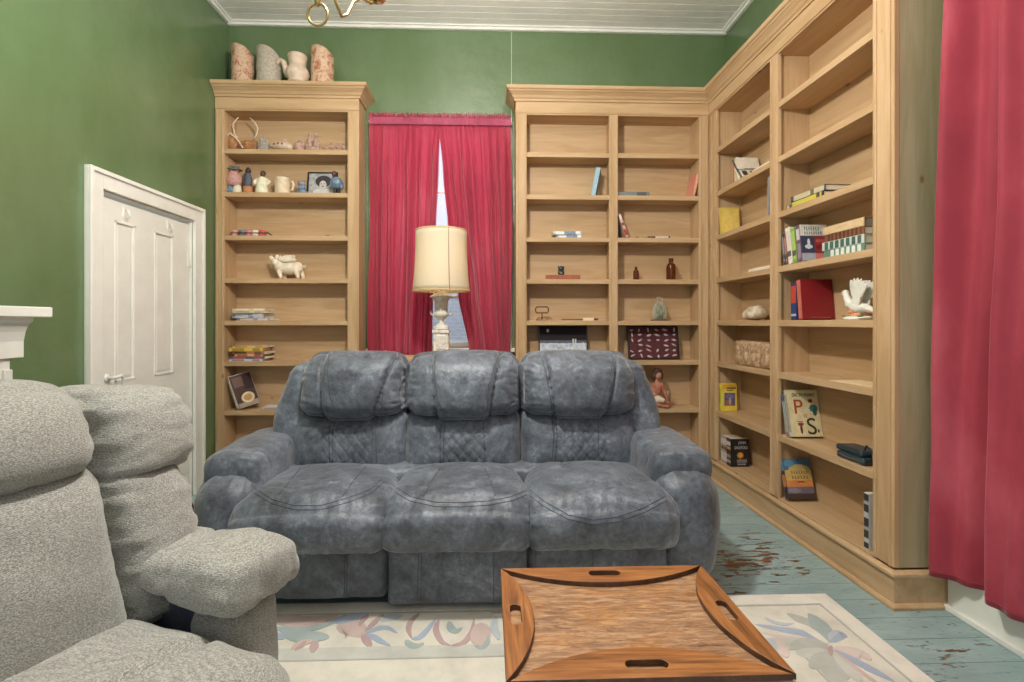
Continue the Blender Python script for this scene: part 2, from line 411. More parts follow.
# ------------------------------------------------------------ door
d = MB(); cw = .095
d.box(XL, XL+.022, DY0-cw, DY0, 0, DZ+cw); d.box(XL, XL+.022, DY1, DY1+cw, 0, DZ+cw); d.box(XL, XL+.022, DY0, DY1, DZ, DZ+cw)
d.box(XL+.022, XL+.034, DY0-cw, DY0-cw+.022, 0, DZ+cw); d.box(XL+.022, XL+.034, DY1+cw-.022, DY1+cw, 0, DZ+cw); d.box(XL+.022, XL+.034, DY0-cw+.022, DY1+cw-.022, DZ+cw-.022, DZ+cw)
d.box(XL-.12, XL, DY0, DY0+.012, 0, DZ-.012); d.box(XL-.12, XL, DY1-.012, DY1, 0, DZ-.012); d.box(XL-.12, XL, DY0, DY1, DZ-.012, DZ)
door = d.build('door_1', M['white'], bevel=.003); struct(door)
# leaf with four recessed, raised panels
lf = MB(); y0, y1, z0, z1 = DY0+.016, DY1-.016, .012, DZ-.03; xf = XL-.012; th = .035
ya = [y0, 2.63, 2.78, 2.935, 3.11, y1]; za = [z0, .20, .66, .83, 1.69, z1]
for i in range(5):
    for k in range(5):
        if i in (1,3) and k in (1,3): continue
        lf.box(xf-th, xf, ya[i], ya[i+1], za[k], za[k+1])
leaf = lf.build('door_leaf', M['white'], door)
pn = MB()
for i in (1,3):
    for k in (1,3):
        a, b, c, e_ = ya[i], ya[i+1], za[k], za[k+1]
        pn.box(xf-th, xf-.014, a, b, c, e_)
        g = .03; v = [(xf-.014,a+.004,c+.004),(xf-.014,b-.004,c+.004),(xf-.014,b-.004,e_-.004),(xf-.014,a+.004,e_-.004),(xf-.003,a+g,c+g),(xf-.003,b-g,c+g),(xf-.003,b-g,e_-g),(xf-.003,a+g,e_-g)]
        pn.add(v, [(0,1,5,4),(1,2,6,5),(2,3,7,6),(3,0,4,7),(4,5,6,7)])
        w = .012
        for bx in ((a,a+w,c,e_),(b-w,b,c,e_),(a,b,c,c+w),(a,b,e_-w,e_)): pn.box(xf-.012, xf+.004, *bx)
pn.build('door_panel', M['white'], leaf, bevel=.002)
hd = MB(); hy, hz = 2.575, .86
hd.lathe([(.022,0),(.022,.006),(.01,.01)], 14, (0,0,0)); 
hd.v = [Vector((xf+v.z, hy+v.x, hz+v.y)) for v in hd.v]
hd.tube([(xf+.008,hy,hz),(xf+.04,hy,hz),(xf+.052,hy+.01,hz+.005),(xf+.055,hy+.03,hz+.012),(xf+.052,hy+.045,hz-.01),(xf+.05,hy+.05,hz-.04),(xf+.052,hy+.047,hz-.06)], .008)
hd.build('door_handle', M['white'], leaf)
for hz in (1.56, .52):
    q = MB(); q.box(xf, xf+.006, y1-.02, y1+.012, hz-.05, hz+.05); q.tube([(xf+.008,y1+.004,hz-.052),(xf+.008,y1+.004,hz+.052)], .006); q.build('hinge', M['white'], leaf)
for hy in (2.70, 3.06):
    q = MB(); q.box(xf, xf+.004, hy-.012, hy+.012, DZ-.10, DZ-.05); q.tube([(xf+.004,hy,DZ-.06),(xf+.02,hy,DZ-.07),(xf+.032,hy,DZ-.095),(xf+.022,hy,DZ-.11),(xf+.014,hy,DZ-.10)], .0035); q.build('coat_hook', M['white'], leaf)
# ------------------------------------------------------------ fireplace mantel
mt = thing('fireplace_mantel', 'white painted fireplace mantel on the green wall behind the beige recliner', 'mantel', (XL, 1.2, 0))
mx = X_at(53, 1.9)
m = MB(); m.box(XL+.001, mx, .5, 1.9, 1.168, 1.206); m.build('mantel_shelf', M['white'], mt, bevel=.004, world=True)
m = MB(); prof = [(0,1.02),(0,1.168),(.292,1.168),(.288,1.152),(.272,1.138),(.262,1.115),(.255,1.08),(.255,1.075)]
pts = []
for yy in (.57, 1.84): pts += [(XL+.001+a, yy, z) for a, z in prof+[(.255,1.02)]]
n = len(prof)+1
m.add(pts, [tuple(range(n)), tuple(range(2*n-1,n-1,-1))]+[(i,n+i,n+(i+1)%n,(i+1)%n) for i in range(n)])
m.build('mantel_moulding', M['white'], mt, bevel=.002, world=True)
for a, b in ((1.62,1.8),(.6,.78)):
    m = MB(); m.box(XL+.001, XL+.245, a, b, 0, 1.02); m.box(XL+.245, XL+.255, a, a+.03, .15, .98); m.box(XL+.245, XL+.255, b-.03, b, .15, .98); m.box(XL+.001, XL+.26, a-.01, b+.01, 0, .14); m.build('pilaster', M['white'], mt, bevel=.003, world=True)
m = MB(); m.box(XL+.001, XL+.22, .78, 1.62, .80, 1.02); m.build('frieze_board', M['white'], mt, bevel=.003, world=True)
# ============================================================ BOOKCASES
SZ = [2.396, 2.085, 1.773, 1.465, 1.160, .866, .512, .155]; ST = .034; TOPZ = 2.67
def cornice_profile():   # (outward, z) from the frieze face
    return [(0,2.765),(.012,2.765),(.014,2.78),(.022,2.786),(.030,2.802),(.046,2.818),(.054,2.822),(.056,2.830),(.066,2.833),(.070,2.842),(.070,2.858),(.0,2.858)]
def sweep_profile(m, prof, path):
    """path: list of (x,y,nx,ny) stations; (nx,ny) is the mitred outward direction"""
    n = len(prof); v = []; f = []
    for (x, y, ax, ay) in path:
        for o, z in prof: v.append((x+ax*o, y+ay*o, z))
    for i in range(len(path)-1):
        for k in range(n): k2 = (k+1)%n; f.append((i*n+k, (i+1)*n+k, (i+1)*n+k2, i*n+k2))
    f.append(tuple(range(n))); f.append(tuple(range(len(path)*n-1, (len(path)-1)*n-1, -1)))
    m.add(v, f)
def reeds(m, x0, x1, y, z0, z1, axis, n=2):
    """thin vertical beads on a stile face: axis 0 = face looks to -Y, 1 = face looks to -X"""
    for k in range(n):
        c = x0+(x1-x0)*(.18+.64*k/(n-1))
        if axis == 0: m.box(c-.0045, c+.0045, y-.005, y+.001, z0, z1)
        else: m.box(y-.005, y+.001, c-.0045, c+.0045, z0, z1)
base_prof = [(0,.118),(.012,.118),(.026,.130),(.026,.142),(.016,.150),(0,.150)]
toe_prof = [(0,0),(.018,0),(.018,.012),(.010,.022),(0,.022)]
# --- left bookcase
L0, L1, LI0, LI1 = XL+.004, -.934, -1.893, -1.016
bc = thing('bookcase', 'tall pine bookcase in the left corner with terracotta pieces on its cornice', 'bookcase', ((L0+L1)/2, (YF+YB)/2, 0), group=None)
P = lambda o, nm, mt, b=.002: o.build(nm, mt, bc, bevel=b, world=True)
m = MB(); m.box(L0, LI0, YF, YB-.02, .155, 2.765); reeds(m, L0, LI0, YF, .155, TOPZ, 0); P(m, 'side_stile', M['pine_z'])
m = MB(); m.box(LI1, L1, YF, YB-.02, .155, 2.765); reeds(m, LI1, L1, YF, .155, TOPZ, 0); P(m, 'side_stile', M['pine_z'])
m = MB(); m.box(L0, L1, YB-.02, YB-.002, .0, 2.78); P(m, 'back_panel', M['pine_x'])
for z in SZ: m = MB(); m.box(LI0, LI1, YF+.003, YB-.02, z-ST, z); P(m, 'shelf', M['pine_x'])
m = MB(); m.box(LI0, LI1, YF, YB-.02, TOPZ, TOPZ+.02); m.box(LI0, LI1, YF, YF+.02, TOPZ+.02, 2.765); m.box(L0-.0, L1+.004, YF-.006, YF, 2.680, 2.688); m.box(L0, L1+.002, YF-.004, YF, 2.688, 2.765); P(m, 'frieze', M['pine_x'])
m = MB(); sweep_profile(m, cornice_profile(), [(L0, YF, 0, -1), (L1, YF, 1, -1), (L1, YB-.003, 1, 0)]); m.box(L0, L1, YF, YB-.003, 2.78, 2.858); P(m, 'cornice', M['pine_x'], .0015)
m = MB(); m.box(L0, L1+.012, YF-.012, YB-.02, 0, .121); sweep_profile(m, base_prof, [(L0, YF, 0,-1),(L1, YF, 1,-1),(L1, YB-.003, 1,0)]); sweep_profile(m, toe_prof, [(L0,YF-.012,0,-1),(L1+.012,YF-.012,1,-1),(L1+.012,YB-.003,1,0)]); P(m, 'plinth', M['pine_x'])
# --- back bookcase (two bays) to the right of the window
B0, BA0, BA1, BB0, BB1 = .205, .2836, .894, .959, 1.565
bb = thing('bookcase', 'two-bay pine bookcase on the back wall, right of the window, holding framed arrowheads', 'bookcase', ((B0+XC)/2, (YF+YB)/2, 0))
P = lambda o, nm, mt, b=.002: o.build(nm, mt, bb, bevel=b, world=True)
for a, b_, nn in ((B0, BA0, 'side_stile'), (BA1, BB0, 'centre_stile'), (BB1, XC-.001, 'side_stile')):
    m = MB(); wid = min(b_-a, .09)
    m.box(a, b_, YF, YF+.022, .155, 2.765)
    if nn == 'centre_stile': m.box(a+.02, b_-.02, YF+.022, YB-.02, .155, TOPZ)
    elif a == B0: m.box(a, a+.06, YF+.022, YB-.02, .155, 2.765)
    else: m.box(a+.005, b_, YF+.022, YB-.02, .155, 2.765)
    reeds(m, a, b_, YF, .155, TOPZ, 0); P(m, nn, M['pine_z'])
m = MB(); m.box(B0, XC-.001, YB-.02, YB-.002, 0, 2.78); P(m, 'back_panel', M['pine_x'])
for z in SZ:
    for a, b_ in ((BA0-.018, BA1+.019), (BB0-.019, BB1+.004)):
        m = MB(); m.box(a, b_, YF+.024, YB-.02, z-ST, z); m.box(max(a,BA0) if a < .5 else BB0, BA1 if a < .5 else BB1, YF+.003, YF+.024, z-ST, z); P(m, 'shelf', M['pine_x'])
m = MB(); m.box(B0+.06, XC-.001, YF+.022, YB-.02, TOPZ+.0, TOPZ+.02); m.box(B0-.004, XC, YF-.006, YF, 2.680, 2.688); m.box(B0-.002, XC, YF-.004, YF, 2.688, 2.765)
for a, b_ in ((BA0,BA1),(BB0,BB1)): m.box(a, b_, YF, YF+.022, TOPZ, 2.765)
P(m, 'frieze', M['pine_x'])
m = MB(); sweep_profile(m, cornice_profile(), [(B0, YB-.003, -1, 0), (B0, YF, -1, -1), (XC, YF, -1, -1)]); m.box(B0, XC, YF, YB-.003, 2.78, 2.858); P(m, 'cornice', M['pine_x'], .0015)
m = MB(); m.box(B0-.012, XC-.001, YF-.012, YB-.02, 0, .121); sweep_profile(m, base_prof, [(B0,YB-.003,-1,0),(B0,YF,-1,-1),(XC-.03,YF,0,-1)]); P(m, 'plinth', M['pine_x'])
# --- side bookcase (two bays) along the right wall
R0 = 1.905                                   # near end
A0, A1, C0, C1 = 2.772, 3.435, 2.016, 2.694  # far bay, near bay openings (Y)
br_ = thing('bookcase', 'long two-bay pine bookcase along the right wall beside the large crimson curtain', 'bookcase', ((XC+XR)/2, (R0+YF)/2, 0))
P = lambda o, nm, mt, b=.002: o.build(nm, mt, br_, bevel=b, world=True)
for a, b_, nn in ((R0, C0, 'side_stile'), (C1, A0, 'centre_stile'), (A1, YF, 'side_stile')):
    m = MB(); m.box(XC, XC+.022, a, b_, .155, 2.765)
    if nn == 'centre_stile': m.box(XC+.022, XR-.02, a+.02, b_-.018, .155, TOPZ)
    elif a == R0: m.box(XC+.022, XR-.02, R0+.03, b_-.03, .155, 2.765)
    else: m.box(XC+.022, XR-.02, a+.02, b_, .155, 2.765)
    if nn != 'centre_stile': reeds(m, a, b_ if a == R0 else a+.08, XC, .155, TOPZ, 1)
    else: reeds(m, a, b_, XC, .155, TOPZ, 1)
    P(m, nn, M['pine_z'])
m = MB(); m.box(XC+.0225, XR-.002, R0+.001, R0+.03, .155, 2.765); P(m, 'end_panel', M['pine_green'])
m = MB(); m.box(XR-.02, XR-.002, R0+.03, YF, .121, 2.78); P(m, 'back_panel', M['pine_y'])
for z in SZ:
    for a, b_ in ((C0, C1), (A0, A1)):
        m = MB(); m.box(XC+.024, XR-.02, a-.03 if a == C0 else a-.018, b_+.02, z-ST, z); m.box(XC+.003, XC+.024, a, b_, z-ST, z); P(m, 'shelf', M['pine_y'])
m = MB(); m.box(XC+.022, XR-.02, R0+.03, YF, TOPZ, TOPZ+.02); m.box(XC-.006, XC, R0, YF-.004, 2.680, 2.688); m.box(XC-.004, XC, R0, YF-.004, 2.688, 2.765)
for a, b_ in ((C0,C1),(A0,A1)): m.box(XC, XC+.022, a, b_, TOPZ, 2.765)
P(m, 'frieze', M['pine_y'])
m = MB(); sweep_profile(m, cornice_profile(), [(XC, YF, -1, -1), (XC, R0, -1, -1), (XR-.003, R0, 0, -1)]); m.box(XC, XR-.003, R0, YF, 2.78, 2.858); P(m, 'cornice', M['pine_y'], .0015)
m = MB(); m.box(XC-.012, XR-.003, R0-.012, YF-.02, 0, .121); sweep_profile(m, base_prof, [(XC,YF-.03,-1,0),(XC,R0,-1,-1),(XR-.003,R0,0,-1)]); sweep_profile(m, toe_prof, [(XC-.012,YF-.03,-1,0),(XC-.012,R0-.012,-1,-1),(XR-.003,R0-.012,0,-1)]); P(m, 'plinth', M['pine_y'])
# ============================================================ CURTAINS
M['pocket'] = mk_velvet('gathered_backlit_pocket_cloth', .3, [(.3, srgb(176,78,104)), (.55, srgb(196,100,128)), (.78, srgb(214,134,158))])  # lighter pink than the panels: backlight from the window put into its colour
def curtain_mesh(m, x_l, x_r, z0, z1, Y, nx, nz, folds, amp, seed, ruffle=True):
    """x_l(z), x_r(z): edges; folds of uneven width"""
    v = []; f = []
    for j in range(nz+1):
        z = z1+(z0-z1)*j/nz
        a, b = x_l(z), x_r(z); pin = 1-exp(-((z1-.09-z)/.25)**2) if z < z1-.09 else 0
        for i in range(nx+1):
            s_ = i/nx
            ph = folds*2*pi*(s_+.045*sin(5*s_+seed)+.02*sin(17*s_+seed*2))
            ph2 = folds*1.43*2*pi*(s_+.03*sin(9*s_+seed*3))
            w = (.62+.38*sin(s_*13+seed))
            off = amp*(.25+.75*pin)*((.55+.45*w)*(1-2*abs(sin(ph/2+.3*nz_(z*.8, seed)))**.75)+.30*sin(ph2+seed)) 
            if ruffle and z > z1-.09: off = amp*.45*sin(ph2*3.1+.8*sin(z*60))+ (.010*sin(ph*4.7) if z > z1-.03 else 0)
            zz = z+(.008*sin(ph2*2.1+2)+.006*sin(ph*3.7) if ruffle and j == 0 else 0)
            v.append((a+(b-a)*s_+.006*pin*sin(ph*.5+z*3), Y+off, zz))
    for j in range(nz):
        for i in range(nx): q = j*(nx+1)+i; f.append((q, q+nx+1, q+nx+2, q+1))
    m.add(v, f, True)
def nz_(a, b): return noise.noise(Vector((a, b, .3)))
WT = 2.712; YCU = 3.655
cg = X_at(438, YCU)
def lerp(pts, z):
    pts = sorted(pts)
    if z <= pts[0][0]: return pts[0][1]
    for (a, u), (b, w) in zip(pts, pts[1:]):
        if z <= b: t = (z-a)/(b-a); t = t*t*(3-2*t)*.5+t*.5; return u+(w-u)*t
    return pts[-1][1]
XA = X_at(369.5, YCU); XB = X_at(511, YCU)
zz = lambda py: Z_at(440, py, YCU)
le = [(zz(125), X_at(440,YCU)), (zz(170), X_at(438,YCU)), (zz(228), X_at(436,YCU)), (zz(292), X_at(434,YCU)), (zz(352), X_at(432,YCU))]
re = [(zz(125), X_at(438.5,YCU)), (zz(170), X_at(443,YCU)), (zz(228), X_at(449,YCU)), (zz(292), X_at(458,YCU)), (zz(352), X_at(469,YCU)), (.6, X_at(474,YCU))]
ct = thing('curtain', 'crimson curtain panel on the left half of the back window, beside the tall left bookcase', 'curtain', (XA, YCU, 0), group=None)
m = MB(); curtain_mesh(m, lambda z: XA+.004*sin(z*4), lambda z: lerp(le, z), .42, WT, YCU, 420, 90, 10, .021, 1.3); m.build('curtain_panel', M['curtain'], ct, solid=.002, world=True)
m = MB(); curtain_mesh(m, lambda z: XA, lambda z: lerp(le, z), WT-.088, WT-.034, YCU-.014, 420, 6, 30, .007, 1.3, False); m.build('rod_pocket', M['pocket'], ct, solid=.002, world=True)
ct = thing('curtain', 'crimson curtain panel on the right half of the back window, swept aside behind the lamp', 'curtain', (XB, YCU, 0))
m = MB(); curtain_mesh(m, lambda z: lerp(re, z), lambda z: XB-.004*sin(z*3), .42, WT, YCU, 420, 90, 10.5, .021, 4.1); m.build('curtain_panel', M['curtain'], ct, solid=.002, world=True)
m = MB(); curtain_mesh(m, lambda z: lerp(re, z), lambda z: XB, WT-.088, WT-.034, YCU-.014, 420, 6, 30, .007, 4.1, False); m.build('rod_pocket', M['pocket'], ct, solid=.002, world=True)
rd = thing('curtain_rod', 'slim white rod carrying the two crimson curtains over the back window', 'curtain rod', (XA, YCU, WT-.06))
m = MB(); m.tube([(XA-.005, YCU, WT-.06), (XB+.005, YCU, WT-.06)], .005, 10); m.build('rod', M['white'], rd, world=True)
for xx in (XA-.005, XB+.005):
    m = MB(); m.tube([(xx, YCU, WT-.06), (xx, YB-.003, WT-.06)], .005, 8); m.box(xx-.006, xx+.006, YB-.006, YB, WT-.085, WT-.035); m.build('rod_return', M['white'], rd, world=True)
# big velvet curtain on the right wall
rc = thing('curtain', 'floor-length crimson velvet curtain hanging down the right wall in the foreground', 'curtain', (1.79, 1.2, 0))
m = MB(); v = []; f = []; NY, NZ = 260, 90; z1, z0 = 2.745, .152
for j in range(NZ+1):
    z = z1+(z0-z1)*j/NZ; k = j/NZ
    ye = Y_at(951-13*k**1.3, 1.79)
    for i in range(NY+1):
        s_ = i/NY; yy = ye-s_*1.15
        q = ye-yy
        off = .040*sin(2*pi*(q/.23+.10*sin(z*.9))+.4)+.018*sin(2*pi*(q/.10+.05*sin(z*1.4+1)))+.010*noise.noise(Vector((q*7, z*.8, 2)))
        off *= (.45+.55*sst(0,.4,k+.15)); off += .012*noise.noise(Vector((q*5, z*2.2, 7)))*k
        zj = z+(.006*sin(q*9)-.03*sst(.03,.5,q)*0 if j == NZ else 0)
        v.append((1.79-off, yy+.01*sin(z*2+q*6), zj))
for j in range(NZ):
    for i in range(NY): a = j*(NY+1)+i; f.append((a, a+1, a+NY+2, a+NY+1))
m.add(v, f, True); m.build('curtain_panel', M['velvet'], rc, solid=.004, world=True)
m = MB()
hem = [Vector(p)+Vector((-.005,0,.022)) for p in v[NZ*(NY+1)::6]]
m.tube(hem, .0018, 5); m.build('hem_stitching', M['velvet'], rc, world=True)
m = MB(); m.tube([(1.80, .72, 2.757), (1.80, 1.83, 2.757)], .012, 12); m.tube([(1.80,1.80,2.757),(XR-.001,1.80,2.757)], .006); m.tube([(1.80,.8,2.757),(XR-.001,.8,2.757)], .006)
tag(m.build('curtain_rod', M['white']), 'white curtain rod high on the right wall above the long velvet curtain', 'curtain rod')
# ============================================================ SOFA
XS = [-.965, -.40, .162, .73]
sofa = thing('reclining_sofa', 'blue-grey distressed suede three-seat reclining sofa in front of the window', 'sofa', (-.117, 2.4, 0))
B = lambda o, nm, mt=M['sofa'], **k: o.build(nm, mt, sofa, world=True, **k)
STITCH = paint((52,57,64), .6)
SEAMS = {'seat': [['za_', [[(165, 378), (215, 408), (270, 423), (330, 423), (400, 404), (450, 384), (480, 358)], [(172, 370), (218, 399), (270, 413), (330, 413), (398, 394), (448, 374), (475, 350)], [(285, 322), (262, 352), (232, 388)], [(437, 322), (410, 352), (382, 392)]]], ['za_', [[(490, 372), (540, 402), (600, 415), (662, 416), (725, 412), (780, 402), (830, 382), (852, 360)], [(496, 362), (542, 392), (600, 405), (662, 406), (725, 402), (778, 392), (826, 373), (846, 352)], [(612, 325), (592, 355), (572, 392)], [(716, 325), (730, 355), (742, 390)]]], ['zb_', [[(205, 385), (240, 412), (300, 445), (360, 458), (420, 451), (480, 430), (535, 400)], [(212, 376), (244, 402), (302, 435), (360, 447), (418, 440), (476, 420), (528, 392)]]]], 'lum': [['za_', [[(362, 185), (350, 245), (352, 312)], [(370, 185), (358, 245), (360, 312)], [(468, 185), (460, 240), (462, 312)]]], ['za_', [[(618, 190), (612, 250), (612, 318)], [(626, 190), (620, 250), (620, 318)], [(712, 190), (715, 250), (717, 318)]]], ['zb_', [[(262, 190), (268, 250), (262, 325)], [(270, 190), (276, 250), (270, 325)], [(372, 195), (372, 250), (372, 328)]]]], 'head': [['za_', [[(352, 50), (347, 100), (352, 155), (364, 188)], [(528, 48), (497, 90), (479, 130), (474, 188)]]], ['za_', [[(602, 50), (598, 100), (604, 155), (616, 190)], [(755, 48), (738, 90), (726, 130), (722, 190)]]], ['zb_', [[(234, 52), (250, 100), (258, 150), (264, 195)], [(408, 58), (402, 105), (388, 150), (370, 205)]]]], 'skirt': [['za_', [[(388, 500), (386, 645)], [(394, 500), (392, 645)]]], ['za_', [[(561, 500), (559, 655)], [(568, 500), (566, 655)], [(738, 500), (738, 655)]]], ['zb_', [[(225, 500), (226, 640)], [(360, 500), (360, 640)]]]]}
def stitch(m, o, key, i):
    fn = (lambda x, y: (180+x/2.352, 330+y/2.352)) if SEAMS[key][i][0] == 'za_' else (lambda x, y: (440+x/2.352, 330+y/2.352))
    for st in SEAMS[key][i][1]:
        q = traced(m, [[fn(*p) for p in st]])
        if q.v: q.T = None; q.v = [v-Vector(sofa.location) for v in q.v]; q.build('stitching', STITCH, o)
def groove(d, w, depth): return -depth*exp(-(d/w)**2)
for i in range(3):
    a, b = XS[i]+.002, XS[i+1]-.002; cx = (a+b)/2; hw = (b-a)/2
    # ---- seat
    def fseat(p, u, cx=cx, hw=hw, i=i):
        x, y, z = p; k = (x-cx)/hw
        top = max(0, u.z); fr = sst(.35, -1, u.y)
        z += .034*top*(1-k*k)*(1-.55*u.y*u.y)
        z -= .022*top*sst(.25, 1, u.y)
        z -= .012*fr*k*k
        y -= .035*(1-k**4)*max(0, -u.y)**3
        z -= .035*max(0, u.z)*max(0, -u.y)**4
        sp = 1+.16*sst(.6,-.9,u.y); ex = (.022 if (i == 0 and x < cx) or (i == 2 and x > cx) else .002)*sst(.5,-.8,u.y)
        x = cx+max(-hw-ex, min(hw+ex, (x-cx)*sp))
        return (x, y, z)
    def dseat(p, u, cx=cx, hw=hw, i=i):
        k = (p.x-cx)/hw; d = .0035*nz(p, 9, 9, 9, 3*i)+.002*nz(p, 26, 26, 26, i)
        # gather wrinkles near the side seams
        e = sst(.72, 1, abs(k)); d += .0035*e*nz(p, 8, 55, 55, i)
        if u.y < -.3: d += .004*sst(-.3,-.8,u.y)*nz(p, 38, 12, 9, 5+i)
        if u.z > .3:
            yl = 1.925+.085*k*k*1.5                         # U-shaped front double seam
            if abs(k) < .93:
                d += groove(p.y-yl, .006, .006)+groove(p.y-yl-.022, .005, .0035)
                if p.y > yl:
                    kk = .55-.22*(p.y-1.9)/.4
                    for s_ in (-1, 1): d += groove((k-s_*kk)*hw, .006, .005)
                    if abs(k) < kk:
                        for q in ((p.x-cx)+(p.y-2.0)*.8, (p.x-cx)-(p.y-2.0)*.8):
                            fq = abs(((q/.075)%1)-.5)*.075; d += groove(.0375-fq, .005, .0022)
        return d
    m = MB(); m.soft((a, b), (1.845, 2.385), (.258, .478), .088, .0075, fseat, dseat); stitch(m, B(m, 'seat_cushion'), 'seat', i)
    za_ = lambda x, y: (180+x/2.352, 330+y/2.352)
    zb_ = lambda x, y: (440+x/2.352, 330+y/2.352)
    # ---- lumbar panel
    if i == 0: a = -.935; cx = (a+b)/2; hw = (b-a)/2
    def flum(p, u, cx=cx, hw=hw):
        x, y, z = p; k = (x-cx)/hw
        y += .22*(z-.46)
        if u.y < 0: y -= .038*(1-k**4)*(1-u.z*u.z)
        return (x, y, z)
    def dlum(p, u, cx=cx, hw=hw, i=i):
        k = (p.x-cx)/hw; d = .003*nz(p, 12, 12, 12, i+9)
        if u.y < -.2:
            e = max(sst(.6, 1, abs(u.z)), sst(.8,1,abs(k))); d += .004*e*nz(p, 60, 8, 14, i)
            for s_ in (-1, 1): d += groove((k-s_*.44)*hw, .006, .007)+groove((k-s_*.40)*hw, .004, .003)
            if abs(k) < .40:
                for q in ((p.x-cx)+(p.z-.6)*.85, (p.x-cx)-(p.z-.6)*.85):
                    fq = abs(((q/.052)%1)-.5)*.052; d += groove(.026-fq, .0045, .0042)
        return d
    m = MB(); m.soft((a, b), (2.315, 2.50), (.43, .715), .05, .0062, flum, dlum); stitch(m, B(m, 'back_cushion'), 'lum', i)
    # ---- head pillow
    if i == 0: a = -.91; cx = (a+b)/2; hw = (b-a)/2
    def fhead(p, u, cx=cx, hw=hw):
        x, y, z = p; k = (x-cx)/hw
        y += .24*(z-.70)
        if u.y < 0: y -= .045*(1-k**4)*(1-u.z*u.z)+.02*(1-k*k)
        z += .022*(1-abs(k)**3)*max(0, u.z)
        z -= .016*(1-k*k)*max(0, -u.z)
        z -= .03*max(0,u.z)*sst(.8,1,abs(k))
        x = cx+max(-hw-.001, min(hw+.001, (x-cx)*1.09))
        return (x, y, z)
    def dhead(p, u, cx=cx, hw=hw, i=i):
        k = (p.x-cx)/hw; d = .004*nz(p, 8, 8, 8, i+2)+.0015*nz(p, 30, 30, 30, i)
        h = (p.z-.70)/.3
        lines = ((-.45, -.10, 1), (.45, .38, 1)) if i == 0 else ((-.45, -.11, 1), (.45, .19, 1)) if i == 1 else ((-.44, -.17, 1), (.42, .26, 1))
        if u.y < .3:
            ins = True
            for s0, sl, _ in lines:
                kk = s0+sl*h*1.0; dd = (k-kk)*hw; d += groove(dd, .009, .016)+groove(dd-.014*(1 if s0 < 0 else -1), .004, .003)
                if (s0 < 0 and k < kk) or (s0 > 0 and k > kk): ins = False
            if not ins: d -= .016; d += .006*nz(p, 14, 14, 50, i+4)*sst(.4,1,abs(k))
            d += .003*sst(.5, 1, abs(u.z))*nz(p, 55, 8, 9, i)
        return d
    m = MB(); m.soft((a+.004, b-.004), (2.30, 2.50), (.690, .985), .085, .0068, fhead, dhead); stitch(m, B(m, 'headrest'), 'head', i)
    # ---- front skirt panel
    a, b = XS[i]+.002, XS[i+1]-.002; cx = (a+b)/2; hw = (b-a)/2
    yf = (1.935, 1.915, 1.935)[i]; zb = (.048, .030, .042)[i]
    def fsk(p, u, cx=cx, hw=hw):
        x, y, z = p
        if u.y < 0: y -= .012*(1-((x-cx)/hw)**6)*(1-u.z**4)
        return (x, y, z)
    def dsk(p, u, cx=cx, hw=hw, i=i):
        d = .004*nz(p, 6, 6, 9, i+7)
        if u.y < -.3:
            for q in ((-.26,.26), (-.02,-.5,.5), (-.3,.3))[i]:
                d += groove(p.x-cx-q*hw*2, .004, .004)+groove(p.x-cx-q*hw*2-.012, .004, .003)
        return d
    m = MB(); m.soft((a, b), (yf, yf+.30), (zb, .33), .03, .009, fsk, dsk); stitch(m, B(m, 'front_panel'), 'skirt', i)
# ---- upholstered back shell
m = MB(); m.soft((XS[0]-.08, XS[3]+.08), (2.48, 2.86), (.10, .66), .06, .03)
m.soft((XS[0]+.01, XS[3]-.01), (2.22, 2.52), (.30, .478), .03, .03)
m.soft((XS[0]-.06, XS[3]+.06), (2.50, 2.74), (.52, .93), .07, .03, lambda p, u: (p.x, p.y+.16*(p.z-.52), p.z)); B(m, 'back_shell')
m = MB(); m.soft((XS[0]-.18, XS[3]+.18), (2.0, 2.80), (.045, .28), .03, .05); B(m, 'base_frame', M['navy_vinyl'])
# ---- wings beside the headrests
for s_, xi, xo in ((-1, -.87, -1.05), (1, XS[3]-.035, .865)):
    def fw(p, u, s_=s_, xi=xi):
        x, y, z = p; h = (z-.5)/.45
        y += .22*(z-.5)
        x -= s_*.06*sst(.35, 1.05, h)
        z -= .035*sst(0, 1, (u.x*s_+1)/2)*max(0, u.z)
        return (x, y, z)
    def dw(p, u): return .004*nz(p, 10, 10, 10, 4)+.005*nz(p, 8, 8, 55, 8)*sst(.2,.9,u.z)+groove(p.z-.905, .006, .005)
    m = MB(); m.soft((min(xi,xo), max(xi,xo)), (2.33, 2.62), (.42, .975), .055, .010, fw, dw); B(m, 'back_wing')
